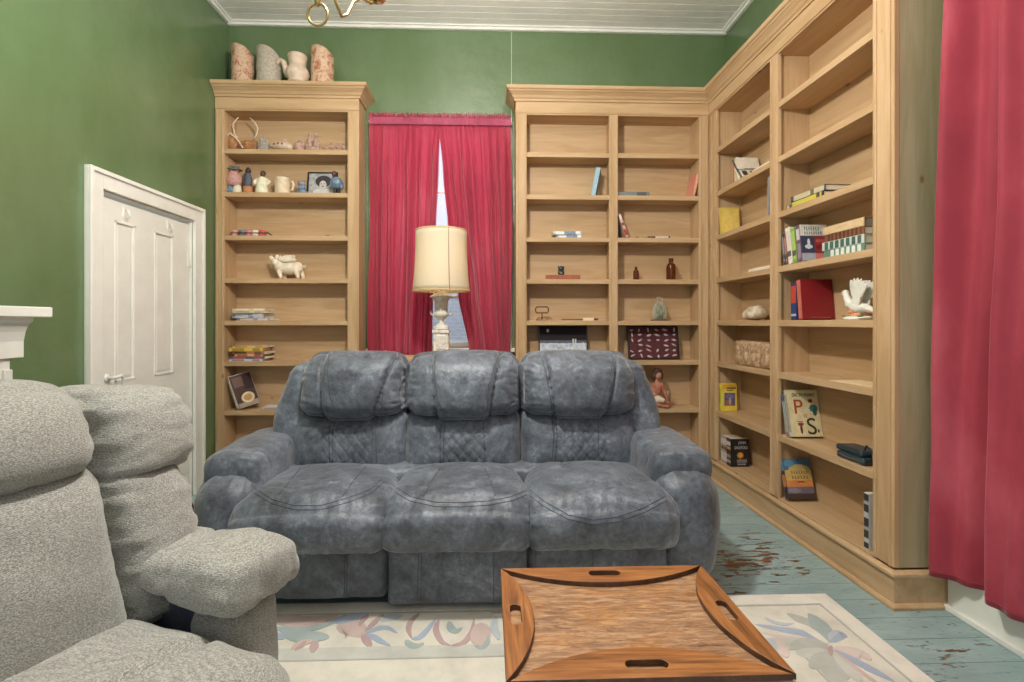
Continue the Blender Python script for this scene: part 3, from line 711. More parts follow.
# ---- arms
for s_, xi, xo in ((-1, XS[0]+.03, -1.195), (1, XS[3]-.03, .975)):
    cx = (xi+xo)/2; hw = abs(xo-xi)/2
    def fa(p, u, s_=s_, cx=cx, hw=hw):
        x, y, z = p; k = (x-cx)/hw*s_
        x += s_*.028*sst(-1,.2,u.z)*(1-max(0,u.z)**2)*(k > 0)*k     # belly outward
        if u.y < 0: y -= .035*(1-u.z*u.z)*(1-.6*k*k); y += .05*max(0,k)**3*(-u.y)
        return (x, y, z)
    def da(p, u): return .004*nz(p, 7, 7, 7, 2)+.004*nz(p, 40, 9, 9, 6)*sst(.3,1,u.z)
    m = MB(); m.soft((min(xi,xo), max(xi,xo)), (1.955, 2.62), (.045, .535), .11, .011, fa, da); B(m, 'arm_body')
    xo2 = xo+s_*-.012; xi2 = xi-s_*.012
    cx2 = (xo2+xi2)/2; hw2 = abs(xo2-xi2)/2
    def fp(p, u, s_=s_, cx=cx2, hw=hw2):
        x, y, z = p; k = (x-cx)/hw
        t = sst(.3, -1, u.y)
        z += .022*(1-k*k)*max(0, u.z)-.018*t
        z -= .045*max(0,-u.z)*max(0,-u.y)**4+.065*max(0,-k*s_)*max(0,-u.z)
        x -= s_*.02*max(0,-k*s_)*max(0,-u.z)
        x += s_*.010*t
        if u.y < 0: y -= .02*(1-k*k)*(-u.y)
        return (x, y, z)
    def dp(p, u): 
        d = .005*nz(p, 8, 8, 8, 12)+.002*nz(p, 30, 30, 30, 1)+.005*nz(p, 50, 12, 12, 3)*sst(-.55,-1,u.y)
        d += .005*nz(p, 12, 45, 12, 3)*sst(.5,1,u.y)
        if u.z > 0: d += groove(p.y-2.11, .006, .005)
        return d
    m = MB(); m.soft((min(xi2,xo2), max(xi2,xo2)), (2.035, 2.50), (.490, .603), .05, .0075, fp, dp); B(m, 'arm_pad')
# feet
for xx in (-1.1, -.40, .16, .86):
    for yy in (2.05, 2.7): m = MB(); m.lathe([(.022,0),(.026,.05)], 12, (xx,yy,0)); B(m, 'foot', paint((30,28,26), .5))
# ============================================================ CONSOLE TABLE + LAMP
con = thing('console_table', 'narrow pine console table behind the grey sofa, under the window', 'table', (-.2, 3.30, 0))
K = lambda o, nm, mt: o.build(nm, mt, con, bevel=.003, world=True)
m = MB(); m.box(-.62, .15, 3.12, 3.50, .885, .915); K(m, 'table_top', M['pine_x'])
m = MB(); m.box(-.58, .11, 3.15, 3.47, .79, .885); K(m, 'apron', M['pine_x'])
for xx in (-.585, .065):
    for yy in (3.145, 3.425): m = MB(); m.box(xx, xx+.05, yy, yy+.05, 0, .885); K(m, 'leg', M['pine_z'])
m = MB(); m.box(-.56, .09, 3.17, 3.45, .20, .225); K(m, 'lower_shelf', M['pine_x'])
LX, LY, LZ = X_at(441.3, 3.30), 3.30, .916
lamp = thing('table_lamp', 'white urn-shaped lamp with a tall cream drum shade, standing before the window', 'lamp', (LX, LY, LZ))
zl = lambda py: Z_at(440, py, LY)-LZ
Pl = mottled('aged_white_plaster', [(178,172,158),(222,217,205),(236,232,222)], 40, .55)
m = MB(); w = .056; zt = zl(330)
m.box(-w, w, -w, w, 0, .03); m.box(-w+.008, w-.008, -w+.008, w-.008, .03, zt-.02); m.box(-w, w, -w, w, zt-.02, zt)
for a in range(4):   # raised panels on the pedestal faces
    q = MB(); q.box(-w+.022, w-.022, -w+.004, -w+.010, .05, zt-.035); Q = Matrix.Rotation(a*pi/2, 3, 'Z'); m.add([Q@v for v in q.v], q.f)
m.build('pedestal', Pl, lamp, bevel=.003)
z1 = zt; z2 = zl(291)
m = MB()
prof = [(.056,0),(.056,.010),(.050,.026),(.032,.040),(.019,.050),(.018,.066),(.024,.074),(.040,.086),(.052,.098),(.054,.110),(.046,.120),(.042,.128),(.043,.165),(.048,.195),(.060,.212),(.082,.220),(.084,.226),(.066,.233),(.040,.246),(.018,.258),(.013,.262)]
sc_ = (z2-z1+.0)/.262
m.lathe([(r*.95, z1+z*sc_) for r, z in prof], 32)
for s_ in (-1, 1): m.tube([(s_*.045, 0, z1+.100*sc_), (s_*.066, 0, z1+.104*sc_), (s_*.074, 0, z1+.120*sc_), (s_*.066, 0, z1+.130*sc_)], [.008,.007,.006,.005])
for k in range(14):
    a = 2*pi*k/14; m.tube([(.040*cos(a), .040*sin(a), z1+.130*sc_), (.044*cos(a), .044*sin(a), z1+.195*sc_)], .004, 6)
m.build('urn', Pl, lamp)
m = MB(); m.tube([(0,0,z2-.005),(0,0,z2+.16)], .006); m.lathe([(.018,z2+.06),(.02,z2+.065),(.02,z2+.12),(.012,z2+.13)], 16); m.build('lamp_socket', M['brass'], lamp)
ze = paint((255,236,200), .5)
tb = NT('warm_bulb'); tb.b.inputs['Emission Color'].default_value = (1,.78,.5,1); tb.b.inputs['Emission Strength'].default_value = 14
m = MB(); m.lathe([(.010,z2+.125),(.014,z2+.14),(.03,z2+.17),(.033,z2+.20),(.024,z2+.225),(.006,z2+.235)], 16); m.build('bulb', tb.m, lamp)
z2_lamp = z2+.20
zs0, zs1 = zl(291), zl(231.5); r0, r1 = .192, .172
ts = NT('cream_pleated_shade')
ts.color(srgb(236,228,206)).rough(.8).bump(ts.noise(ts.coord((6,6,1)), 30, 2), .1, .002)
tr = ts.new('ShaderNodeBsdfTranslucent'); tr.inputs['Color'].default_value = srgb(248,232,200)
mx_ = ts.new('ShaderNodeMixShader'); mx_.inputs[0].default_value = .38
ts.link(ts.b.outputs[0], mx_.inputs[1]); ts.link(tr.outputs[0], mx_.inputs[2]); ts.link(mx_.outputs[0], ts.n['Material Output'].inputs['Surface'])
m = MB(); n = 96; v = []; f = []
for j in range(13):
    t = j/12; z = zs0+(zs1-zs0)*t; r = r0+(r1-r0)*t-.006*sin(pi*t)
    for k in range(n): a = 2*pi*k/n; rr = r*(1+.0025*sin(48*a)); v.append((rr*cos(a), rr*sin(a), z))
for j in range(12):
    for k in range(n): k2 = (k+1)%n; f.append((j*n+k, j*n+k2, (j+1)*n+k2, (j+1)*n+k))
m.add(v, f, True); sh = m.build('lamp_shade', ts.m, lamp, solid=.002)
for z, r in ((zs0, r0), (zs1, r1)):
    m = MB(); m.lathe([(r+.0025,z-.004),(r+.003,z+.006),(r-.003,z+.006),(r-.003,z-.004),(r+.0025,z-.004)], 64, cap=False); m.build('shade_trim', paint((196,170,126), .8), sh)
am = R(-69); m = MB(); m.tube([((r0+.0025)*cos(am), (r0+.0025)*sin(am), zs0), ((r0+r1)/2*cos(am)-.001, (r0+r1)/2*sin(am)-.002, (zs0+zs1)/2), ((r1+.0025)*cos(am), (r1+.0025)*sin(am), zs1)], .0022, 6); m.build('shade_seam', paint((150,120,82), .8), sh)
m = MB(); 
for a in (0, 2*pi/3, 4*pi/3): m.tube([(0,0,zs1-.03),(r1*cos(a), r1*sin(a), zs1-.012)], .002, 6)
m.tube([(.03,0,z2+.11),(.055,0,z2+.18),(.045,0,z2+.25),(0,0,zs1-.03),(-.045,0,z2+.25),(-.055,0,z2+.18),(-.03,0,z2+.11)], .002, 6); m.lathe([(.006,zs1-.035),(.009,zs1-.02),(.004,zs1-.002)], 10); m.build('harp', M['brass'], lamp)
# ============================================================ RECLINER
RA = R(-20)
rec = thing('recliner', 'beige-grey chenille recliner in the near left foreground, turned toward the room', 'armchair', (-.775, .875, 0), RA)
# local: +x forward, +y = far side;  seat front x=.42, back crease x=-.10
C = lambda o, nm, mt=M['chenille'], **k: o.build(nm, mt, rec, **k)
def wr(off, a=.006): return lambda p, u: a*nz(p, 9, 9, 14, off)+a*.6*nz(p, 10, 22, 60, off)*max(abs(u.y), abs(u.z))**2
# lower structure
m = MB(); m.soft((-.42, .22), (-.30, .30), (.06, .30), .04, .03); C(m, 'base_frame', M['navy_vinyl'])
def fse(p, u):
    x, y, z = p; z += .045*(1-u.y*u.y)*(1-.4*u.x*u.x)*max(0,u.z); x += .03*(1-u.y*u.y)*max(0,u.x)
    return (x, y, z)
def dse(p, u):
    d = .005*nz(p, 8, 8, 8, 3)+.003*nz(p, 20, 20, 50, 4)
    if u.z > 0: d += groove(p.x-.12, .012, .014)+.006*nz(p, 20, 60, 20, 2)*exp(-((p.x-.12)/.05)**2)+groove(p.y-.0, .0001, 0)
    return d
m = MB(); m.soft((-.18, .34), (-.285, .272), (.27, .475), .085, .011, fse, dse); C(m, 'seat_cushion')
m = MB(); m.soft((.18, .32), (-.27, .262), (.07, .30), .05, .014, None, wr(5)); C(m, 'footrest_panel')
# back: reclined -> shear x with height
def lean(x, z, k=.30): return x-k*(z-.45)
def fbc(p, u):       # lumbar/back centre panel, narrowing toward the bottom
    x, y, z = p; t = (z-.42)/.40
    y *= .96-.10*(1-t)*0
    if u.x > 0: x += .05*(1-u.y**4)*(1-(u.z-.1)**2*.8)
    return (lean(x, z), y, z)
m = MB(); m.soft((-.28, -.10), (-.27, .25), (.40, .835), .075, .010, fbc, wr(11, .005)); C(m, 'back_cushion')
def fhp(p, u):
    x, y, z = p
    if u.x > 0: x += .06*(1-u.y**4)*(1-u.z*u.z)
    z += .018*max(0,u.z)*(1-u.y*u.y)
    return (lean(x, z), y, z)
def dhp(p, u): return .005*nz(p, 8, 8, 12, 6)+.006*nz(p, 10, 30, 60, 3)*sst(.6,1,abs(u.y))+.006*nz(p, 10, 40, 10, 3)*sst(-.5,-1,u.z)
m = MB(); m.soft((-.30, -.10), (-.26, .245), (.775, 1.010), .085, .0095, fhp, dhp); C(m, 'head_pillow')
for s_ in (1, -1):
    ya, yb = (.215, .485) if s_ > 0 else (-.50, -.255)
    def fwg(p, u, s_=s_):
        x, y, z = p; k = u.y*s_
        x += (.045*(1-abs(k)**3)+.012)*(u.x > 0)*(1-.5*u.z*u.z)
        z -= .018*sst(-.6, 1, k)*max(0,u.z)
        y -= s_*.045*sst(.0, -1, u.z)*sst(-.5,1,k)*0
        return (lean(x, z), y, z)
    def dwu(p, u, s_=s_): return .005*nz(p, 9, 9, 14, 21)+.010*nz(p, 8, 10, 48, 7)*sst(.0,.95,max(abs(u.y), -u.z))+.004*nz(p, 30, 30, 90, 2)
    m = MB(); m.soft((-.31, -.125), (ya, yb), (.755, .985), .055, .0095, fwg, dwu); C(m, 'upper_wing')
    m = MB(); m.soft((-.30, -.13), (ya+.0, yb-.045), (.43, .80), .05, .0105, fwg, dwu); C(m, 'lower_wing')
m = MB(); m.soft((-.42, -.24), (-.46, .46), (.12, .94), .07, .03, lambda p, u: (lean(p.x, p.z), p.y, p.z)); C(m, 'back_shell')
# arms
for s_ in (1, -1):
    yc = .35*s_
    def far(p, u, s_=s_, yc=yc):
        x, y, z = p; k = (y-yc)/.11
        hump = exp(-((x-.05)/.13)**2)
        z += .020*(1-k*k)*max(0,u.z)+.022*hump*max(0,u.z)
        z -= .012*max(0,u.x)**3-.02*max(0,-u.z)*sst(.2,-.4,u.x)
        y += s_*.012*hump*k*s_
        return (x, y, z)
    def dar(p, u, s_=s_):
        d = .005*nz(p, 9, 9, 9, 31)+.003*nz(p, 30, 30, 30, 3)
        d += .009*nz(p, 16, 42, 20, 5)*sst(.45, .95, u.x)+groove((p.x+.09)+.3*(p.y-.385*s_), .014, .009)+groove((p.x-.03)-.5*(p.y-.40*s_), .012, .006)*sst(.0,.5,u.z)
        return d
    m = MB(); m.soft((-.25, .155), (yc-.105, yc+.115), (.503, .583), .040, .0085, far, dar); C(m, 'arm_pad')
    def fps(p, u, s_=s_, yc=yc):
        x, y, z = p; x += .03*(1-u.z*u.z)*max(0,u.x)*(1-u.y*u.y)
        y = yc+(y-yc)*(1-.10*sst(0,-1,u.z)); return (x, y, z)
    m = MB(); m.soft((-.03, .115), (yc-.085, yc+.10), (.05, .512), .065, .011, fps, wr(41, .007)); C(m, 'arm_front')
    m = MB(); m.soft((-.30, .05), (yc-.05 , yc+.09), (.06, .50), .035, .02, None, lambda p, u: .004*nz(p, 10, 10, 10, 3)); C(m, 'arm_side', M['navy_vinyl'])
for xx in (-.32, .14):
    for yy in (-.25, .25): m = MB(); m.lathe([(.022,.0135),(.026,.065)], 12, (xx,yy,0)); C(m, 'foot', paint((30,28,26), .5))
# maroon cushion on the floor behind the recliner
cu = thing('floor_cushion', 'dark maroon cushion on the floor between the beige recliner and the door', 'cushion', (-1.64, 2.50, 0))
m = MB(); m.soft((-.19, .125), (-.06, .06), (.004, .30), .055, .012, lambda p, u: (p.x*(1-.12*u.z*u.z), p.y+.05*p.z, p.z), lambda p, u: .006*nz(p, 12, 12, 12, 2)); m.build('cushion_cover', mottled('maroon_chenille', [(84,16,26),(120,30,42),(140,52,60)], 90, .9), cu)
m = MB(); m.tube([(.125*cos(a)*1.28-.03, .052, .152+.148*sin(a)) for a in [2*pi*k/28 for k in range(28)]], .004, 6, True); m.build('piping', paint((90,20,30), .8), cu)
# ============================================================ TRAY TABLE
TZ = .45; tx0, tx1, ty0, ty1 = .036, .614, .945, 1.378
tt = thing('tray_table', 'weathered oak butler tray table with hinged side leaves folded inward, before the grey sofa', 'coffee table', ((tx0+tx1)/2, (ty0+ty1)/2, 0))
T = lambda o, nm, mt, **k: o.build(nm, mt, tt, world=True, **k)
TH_ = .014
m = MB(); m.box(tx0, tx1, ty0, ty1, TZ-.034, TZ-TH_); T(m, 'tray_top', M['worn_oak'], bevel=.003)
def leaf_mesh(chord, depth, hole_w, hole_h, hy):
    """segment of a circle: chord on the x axis, bulge toward +y, with a rounded hand hole"""
    bm = bmesh.new(); N = 28; R_ = (chord*chord/4+depth*depth)/(2*depth); a0 = math.asin(chord/2/R_)
    out = [(-chord/2, 0), (chord/2, 0)]
    out += [(R_*sin(a0*(1-2*k/N)), R_*cos(a0*(1-2*k/N))-(R_-depth)) for k in range(1, N)]
    hl = []; rr = hole_h/2
    for k in range(9): a = -pi/2+pi*k/8; hl.append((hole_w/2-rr+rr*cos(a), hy+rr*sin(a)))
    for k in range(9): a = pi/2+pi*k/8; hl.append((-hole_w/2+rr+rr*cos(a), hy+rr*sin(a)))
    es = []
    for loop in (out, hl):
        vs = [bm.verts.new((x, y, 0)) for x, y in loop]
        es += [bm.edges.new((vs[i], vs[(i+1)%len(vs)])) for i in range(len(vs))]
    bmesh.ops.triangle_fill(bm, use_beauty=True, use_dissolve=False, edges=es)
    fs = list(bm.faces); g = bmesh.ops.extrude_face_region(bm, geom=fs)
    bmesh.ops.translate(bm, vec=(0,0,TH_), verts=[e for e in g['geom'] if isinstance(e, bmesh.types.BMVert)])
    bmesh.ops.recalc_face_normals(bm, faces=bm.faces); 
    m = MB(); bm.verts.index_update(); m.add([v.co.copy() for v in bm.verts], [[v.index for v in f.verts] for f in bm.faces]); bm.free()
    # dark side faces
    m2 = m
    for i, f in enumerate(m2.f):
        zs = {round(m2.v[j].z, 4) for j in f}
        if len(zs) > 1: m2.mi[i] = 1
    return m2
W_, D_ = tx1-tx0, ty1-ty0
for nm_, ch, dp_, (px_, py_), ang, mt in (('back', W_, .082, ((tx0+tx1)/2, ty1), 180, M['oak']), ('front', W_-.012, .090, ((tx0+tx1)/2, ty0), 0, M['oak']), ('left', D_, .074, (tx0, (ty0+ty1)/2), -90, M['oak_y']), ('right', D_, .080, (tx1, (ty0+ty1)/2), 90, M['oak_y'])):
    m = leaf_mesh(ch, dp_, .088 if ch > .5 else .080, .026, dp_*.42)
    A = Matrix.Translation((px_, py_, TZ-TH_)) @ Matrix.Rotation(R(ang), 4, 'Z')
    lift = 0 if nm_ in ('front', 'left') else .0
    m.v = [A@v for v in m.v]; lf_ = T(m, 'folding_leaf', [mt, M['oak_dark']], bevel=.0015)
for yy in (ty0+.06, ty1-.06):    # folding cross-leg stand
    for s_ in (-1, 1):
        m = MB(); xa = (tx0+tx1)/2+s_*.19; xb = (tx0+tx1)/2-s_*.19; y2 = yy+(.011 if s_ > 0 else -.011)
        v = []; 
        for (xx, z) in ((xb, .0135), (xa, TZ-.036)): v += [(xx-.016, y2-.010, z), (xx+.016, y2-.010, z), (xx+.016, y2+.010, z), (xx-.016, y2+.010, z)]
        m.add(v, [(3,2,1,0),(4,5,6,7),(0,1,5,4),(1,2,6,5),(2,3,7,6),(3,0,4,7)]); T(m, 'leg', M['oak'], bevel=.003)
for s_ in (-1, 1):
    xx = (tx0+tx1)/2+s_*.19
    m = MB(); m.tube([(xx, ty0+.04, TZ-.052), (xx, ty1-.04, TZ-.052)], .011, 12); T(m, 'cross_rail', M['oak_y'])
    m = MB(); m.tube([(xx*.0+(tx0+tx1)/2+s_*.15, ty0+.05, .045), ((tx0+tx1)/2+s_*.15, ty1-.05, .045)], .009, 12); T(m, 'stretcher', M['oak_y'])
# ============================================================ RUG
ru = MB(); RX0, RX1, RY0, RY1, RT = -1.30, 1.412, .15, 1.985, .012
ru.box(RX0, RX1, RY0, RY1, 0.0, RT)
cols = [(222,218,204), (230,226,214), (184,185,176), (202,203,194), (190,198,204), (172,184,202), (206,186,178), (188,190,182), (216,202,194), (170,184,182), (190,164,162)]
def rugmat(c):
    t = NT('cut_pile_wool_%d_%d_%d' % c); n = t.noise(t.coord(), 7, 5, .65); k = srgb(*c); d = tuple(x*.80 for x in k[:3])+(1,)
    t.color(t.ramp(n, [(.3, d), (.58, k)])).rough(.95).bump(t.noise(t.coord(), 300, 2), .5, .003); return t.m
rmats = [rugmat(c) for c in cols]
def ring(inset, w, mt, h):
    ru.mat = mt; a, b, c, d = RX0+inset, RX1-inset, RY0+inset, RY1-inset
    ru.box(a, b, d-w, d, RT-.002, RT+h); ru.box(a, b, c, c+w, RT-.002, RT+h); ru.box(a, a+w, c+w, d-w, RT-.002, RT+h); ru.box(b-w, b, c+w, d-w, RT-.002, RT+h)
ring(0, .068, 1, .0015); ring(.070, .008, 2, .0012); ring(.272, .060, 3, .0015); ring(.332, .006, 2, .0018)
lev = [0]
def petal(pts_mid, wid, mt, px=True, h=None):
    """leaf shape along a midline given in photo pixels; widths in metres"""
    q = [floor_at(x, y, RT) for x, y in pts_mid]
    # smooth resample
    N = 14; L = []
    for i in range(N+1):
        t = i/N*(len(q)-1); k = min(int(t), len(q)-2); s_ = t-k
        p0 = q[max(k-1,0)]; p1 = q[k]; p2 = q[k+1]; p3 = q[min(k+2,len(q)-1)]
        L.append(.5*((2*p1)+(p2-p0)*s_+(2*p0-5*p1+4*p2-p3)*s_*s_+(3*p1-p0-3*p2+p3)*s_**3))
    lev[0] += 1; hh = RT+.0010+.00009*(lev[0]%30) if h is None else RT+h
    v = []; f = []
    for i, p in enumerate(L):
        a = L[max(i-1,0)]; b = L[min(i+1,N)]; d = (b-a).normalized(); n = Vector((-d.y, d.x, 0))
        w = wid*(sin(pi*(i/N)**.8)**.75*.5+.0) if 0 < i < N else wid*.03
        if p.x+w > RX1-.08 or p.y > RY1-.08: pass
        v += [p+n*w+Vector((0,0,-.002)), p+n*w*.92+Vector((0,0,hh-RT)), p-n*w*.92+Vector((0,0,hh-RT)), p-n*w+Vector((0,0,-.002))]
    for i in range(N):
        a = i*4; b = a+4
        f += [(a,a+1,b+1,b),(a+1,a+2,b+2,b+1),(a+2,a+3,b+3,b+2)]
    ru.mat = mt; ru.add(v, [x[::-1] for x in f], False)
z6 = lambda x, y: (720+x/3.368, 520+y/3.368)
z4 = lambda x, y: (250+x/3.657, 550+y/3.657)
# right-hand spray
for mid, w, c in [([(365,425),(290,385),(200,368),(118,352)],.028,5),([(360,432),(270,400),(190,392),(120,372)],.022,8),([(365,415),(330,370),(290,345),(225,315)],.060,7),
    ([(372,412),(345,370),(325,340),(300,315)],.05,9),([(372,412),(392,392),(412,388),(424,398)],.030,5),([(368,405),(375,388),(395,376),(415,380)],.018,4),([(365,418),(300,372),(250,352),(180,338)],.03,1),([(388,440),(430,475),(470,500),(520,540)],.02,1),([(400,425),(440,430),(470,438),(500,452)],.02,1),
    ([(365,430),(320,420),(270,425),(240,432)],.05,7),([(365,442),(330,452),(290,452),(255,448)],.045,3),([(372,450),(350,470),(330,485),(305,500)],.045,7),([(372,445),(378,490),(385,520),(372,548)],.065,7),
    ([(385,435),(440,445),(480,455),(505,475)],.045,8),([(385,440),(420,480),(450,520),(470,548)],.04,3),([(385,440),(460,480),(520,510),(590,548)],.028,5),([(390,445),(450,495),(500,530),(540,560)],.02,6),
    ([(200,395),(205,425),(215,450),(225,465)],.03,8),([(178,405),(170,420),(175,440),(190,455)],.03,4),([(375,425),(372,438),(373,450),(375,462)],.016,10),([(150,330),(180,345),(215,352),(250,350)],.02,4)]:
    petal([z6(*p) for p in mid], w*(1.5 if w > .025 else 1.1), c)
# left-hand band under the sofa front
for mid, w, c in [([(80,250),(160,262),(230,262),(330,235)],.055,6),([(75,300),(120,320),(130,300),(90,285)],.03,5),([(85,285),(200,292),(290,270),(360,232)],.028,9),([(120,305),(190,318),(250,320),(290,322)],.05,9),
    ([(230,335),(200,340),(170,350),(150,368)],.03,6),([(240,335),(235,350),(232,365),(228,378)],.03,10),([(205,335),(190,350),(178,360),(162,370)],.018,10),([(300,265),(350,255),(395,245),(430,232)],.035,5),
    ([(325,300),(350,290),(385,292),(410,318)],.085,6),([(420,300),(450,270),(470,250),(490,235)],.025,10),([(420,305),(460,290),(500,285),(540,305)],.025,5),([(420,310),(450,318),(480,335),(515,352)],.025,5),([(410,312),(425,330),(435,345),(442,358)],.028,10),([(400,280),(410,260),(425,245),(430,228)],.022,10),
    ([(480,262),(500,250),(530,245),(560,240)],.035,4),([(620,232),(590,260),(580,290),(592,325)],.022,10),([(592,325),(620,320),(650,290),(680,250)],.024,5),([(570,330),(590,350),(615,352),(635,340)],.03,9),
    ([(690,255),(680,290),(700,335),(735,352)],.022,10),([(735,352),(780,340),(810,300),(820,250)],.022,10),([(728,262),(735,285),(752,298),(775,285)],.03,9),([(845,268),(845,300),(840,330),(845,352)],.06,6),([(820,350),(850,358),(870,335),(870,310)],.02,9),
    ([(900,245),(893,280),(903,310),(912,330)],.03,4),([(880,230),(940,225),(1000,232),(1020,240)],.03,6)]:
    petal([z4(*p) for p in mid], w*(1.35 if w > .03 else 1.1), c)
rug = ru.build('rug', rmats, None)
tag(rug, 'cream wool area rug with pale leaf and flower border on the teal floor', 'rug')
# ============================================================ CHANDELIER
CH = (-.52, 1.50)
ch = thing('chandelier', 'brass chandelier with a bottom ring, hanging at the top edge of the photo', 'chandelier', (CH[0], CH[1], 2.05))
K = lambda o, nm, mt=M['brass'], **k: o.build(nm, mt, ch, world=True, **k)
m = MB(); m.tube([(CH[0]+.030*cos(a), CH[1]+.012*sin(a)*0, 2.090+.034*sin(a)) for a in [2*pi*k/28 for k in range(28)]], .0042, 8, True); K(m, 'bottom_ring')
m = MB(); m.lathe([(.004,2.115),(.010,2.125),(.008,2.14),(.016,2.15),(.03,2.19),(.034,2.22),(.018,2.26),(.012,2.30),(.02,2.36),(.012,2.42),(.010,2.50),(.018,2.53),(.006,2.56)], 20, (CH[0],CH[1],0)); K(m, 'column')
m = MB(); m.tube([(CH[0],CH[1],2.55),(CH[0],CH[1],H-.05)], .005, 8); K(m, 'hanging_rod')
m = MB(); m.lathe([(.055,H-.001),(.055,H-.012),(.03,H-.035),(.012,H-.05)], 24, (CH[0],CH[1],0), True); K(m, 'ceiling_canopy')
bt = NT('frosted_bulb'); bt.b.inputs['Emission Color'].default_value = (1,.88,.7,1); bt.b.inputs['Emission Strength'].default_value = 6
for ang in (65, 185, 305):
    a = R(ang); ux, uy = cos(a), sin(a)
    P3 = lambda r, z: (CH[0]+ux*r, CH[1]+uy*r, z)
    m = MB(); m.tube([P3(.03,2.27),P3(.055,2.225),P3(.080,2.172),P3(.105,2.145),P3(.13,2.165),P3(.16,2.225),P3(.20,2.265),P3(.25,2.275),P3(.28,2.30)], .0055, 8)
    arm = K(m, 'arm')
    m = MB(); m.lathe([(.008,2.298),(.034,2.310),(.036,2.315),(.012,2.315)], 18, P3(.28,0)); m.lathe([(.010,2.315),(.011,2.36)], 12, P3(.28,0)); m.build('candle_cup', M['brass'], arm, world=False) if False else K(m, 'candle_cup')
    m = MB(); m.lathe([(.006,2.36),(.014,2.385),(.013,2.41),(.003,2.44)], 12, P3(.28,0)); K(m, 'bulb', bt.m)
# ============================================================ SMALL THINGS
U = 1/136.5
def figure(name, label, cat, px, Z, Y, parts, group=None, rz=0, U_=None, X=None):
    s = U_ or U
    o = thing(name, label, cat, (X_at(px, Y) if X is None else X, Y, Z+.0005), rz, group)
    for nm, mat_, prims, *opt in parts:
        m = MB(); m.T = Matrix.Scale(s, 4)
        for p in prims:
            k = p[0]
            if k == 'e': m.ell(p[1], p[2], 14, p[3] if len(p) > 3 else None)
            elif k == 't': m.tube(p[1], p[2], 8, len(p) > 3 and p[3])
            elif k == 'l': m.lathe(p[1], 20, p[2] if len(p) > 2 else (0,0,0))
            elif k == 'b': m.box(*p[1:])
        rm = opt[0] if opt else 0
        m.build(nm, mat_, o, remesh=rm*s if rm else 0, bevel=0 if rm or any(p[0] != 'b' for p in prims) else .0015)
    return o
terra = mottled('weathered_terracotta_glaze', [(134,70,44),(176,112,80),(214,186,160),(190,150,118),(150,86,58)], 20, .6, 7, .4, .8)
greyc = mottled('speckled_grey_stoneware', [(150,140,124),(178,168,152),(196,188,172)], 60, .7)
buff = mottled('buff_clay', [(186,158,134),(212,190,168),(224,206,186)], 22, .65)
pinkc = mottled('pinkish_clay', [(140,104,92),(180,146,132),(206,178,164)], 40, .7)
# --- three slant-topped terracotta roof-tile vases and a spouted jug on the cornice
CT = 2.859; YC = 3.585
def slant_vase(px0, px1, py_top, py_low, mat_, label, lean_=1):
    X0, X1 = X_at(px0, YC), X_at(px1, YC); r = (X1-X0)/2; xc = (X0+X1)/2
    ht = Z_at((px0+px1)/2, py_top, YC)-CT; hl = Z_at((px0+px1)/2, py_low, YC)-CT
    o = thing('slanted_vase', label, 'vase', (xc, YC, CT+.0005), 0, None)
    n = 36; v = []; f = []; NZ = 14
    top = lambda a: hl+(ht-hl)*(.5-.5*cos(a)) if True else 0
    def ring_(rr, j, z0=0.0):
        for k in range(n):
            a = 2*pi*k/n; x = rr*cos(a); hh = hl-.01+(ht-hl+.01)*sqrt(max(0, 1-((x/rr*.98+1)/2)**2.2))
            z = z0+(hh-z0)*j/NZ; rp = rr*(1+.02*sin(z*60)+.012*noise.noise(Vector((x*30, sin(a)*3, z*20)))); v.append((rp*cos(a), rp*sin(a), z))
    for j in range(NZ+1): ring_(r, j)
    for j in range(NZ, -1, -1): ring_(r*.88, j, .008)
    R_ = 2*(NZ+1)
    for j in range(R_-1):
        for k in range(n): k2 = (k+1)%n; f.append((j*n+k, j*n+k2, (j+1)*n+k2, (j+1)*n+k))
    f.append(tuple(range(n-1,-1,-1))); f.append(tuple(range((R_-1)*n, R_*n)))
    m = MB(); m.add(v, f, True); m.build('vase_body', mat_, o)
    m = MB(); m.tube([(r*1.01*cos(a), r*1.01*sin(a), hl-.01+(ht-hl+.01)*sqrt(max(0, 1-((cos(a)*.98+1)/2)**2.2))-.045) for a in [2*pi*k/32 for k in range(32)]], .0022, 6, True); m.build('incised_ring', mat_, o)
    return o
slant_vase(232.5, 253, 47.5, 56, terra, 'reddish terracotta slant-topped vase on the bookcase cornice, nearest the wall corner')
slant_vase(257.5, 281, 49.5, 60, greyc, 'plain grey slant-topped vase on the bookcase cornice')
slant_vase(311.5, 333.5, 49.5, 58, terra, 'mottled red and white slant-topped vase on the cornice, right of the spouted jug')
figure('spouted_jug', 'buff clay jug with a curved bird-neck spout on the bookcase cornice', 'jug', 297.5, CT, 3.535, [
    ('jug_body', buff, [('l', [(8.5,0),(9,1.5),(8,3),(10.2,6),(11.2,9),(10.8,12),(9,15),(7.8,17),(7.8,20),(8.6,24),(9.2,27),(8.6,28),(7.9,27),(7,20),(5,16)])]),
    ('spout', buff, [('t', [(-8,0,8),(-10.5,0,12),(-12,0,17),(-13.5,0,21.5),(-16,0,23.2),(-18.6,0,22),(-19.6,0,19.2)], [3.6,3.2,2.8,2.6,2.4,2.0,1.5])]),
    ('foot_ring', buff, [('l', [(9.4,0),(9.6,1),(8.8,2)])])])
Y2 = 3.615
z1, z2, z3, z4, z5, z6_, z7, z8 = SZ
white_ = paint((226,206,186), .6); ivory = paint((232,226,200), .5); cream_ = paint((226,208,178), .35)
brown_ = mottled('carved_brown_wood', [(128,84,52),(166,116,76),(196,150,104)], 30, .55)
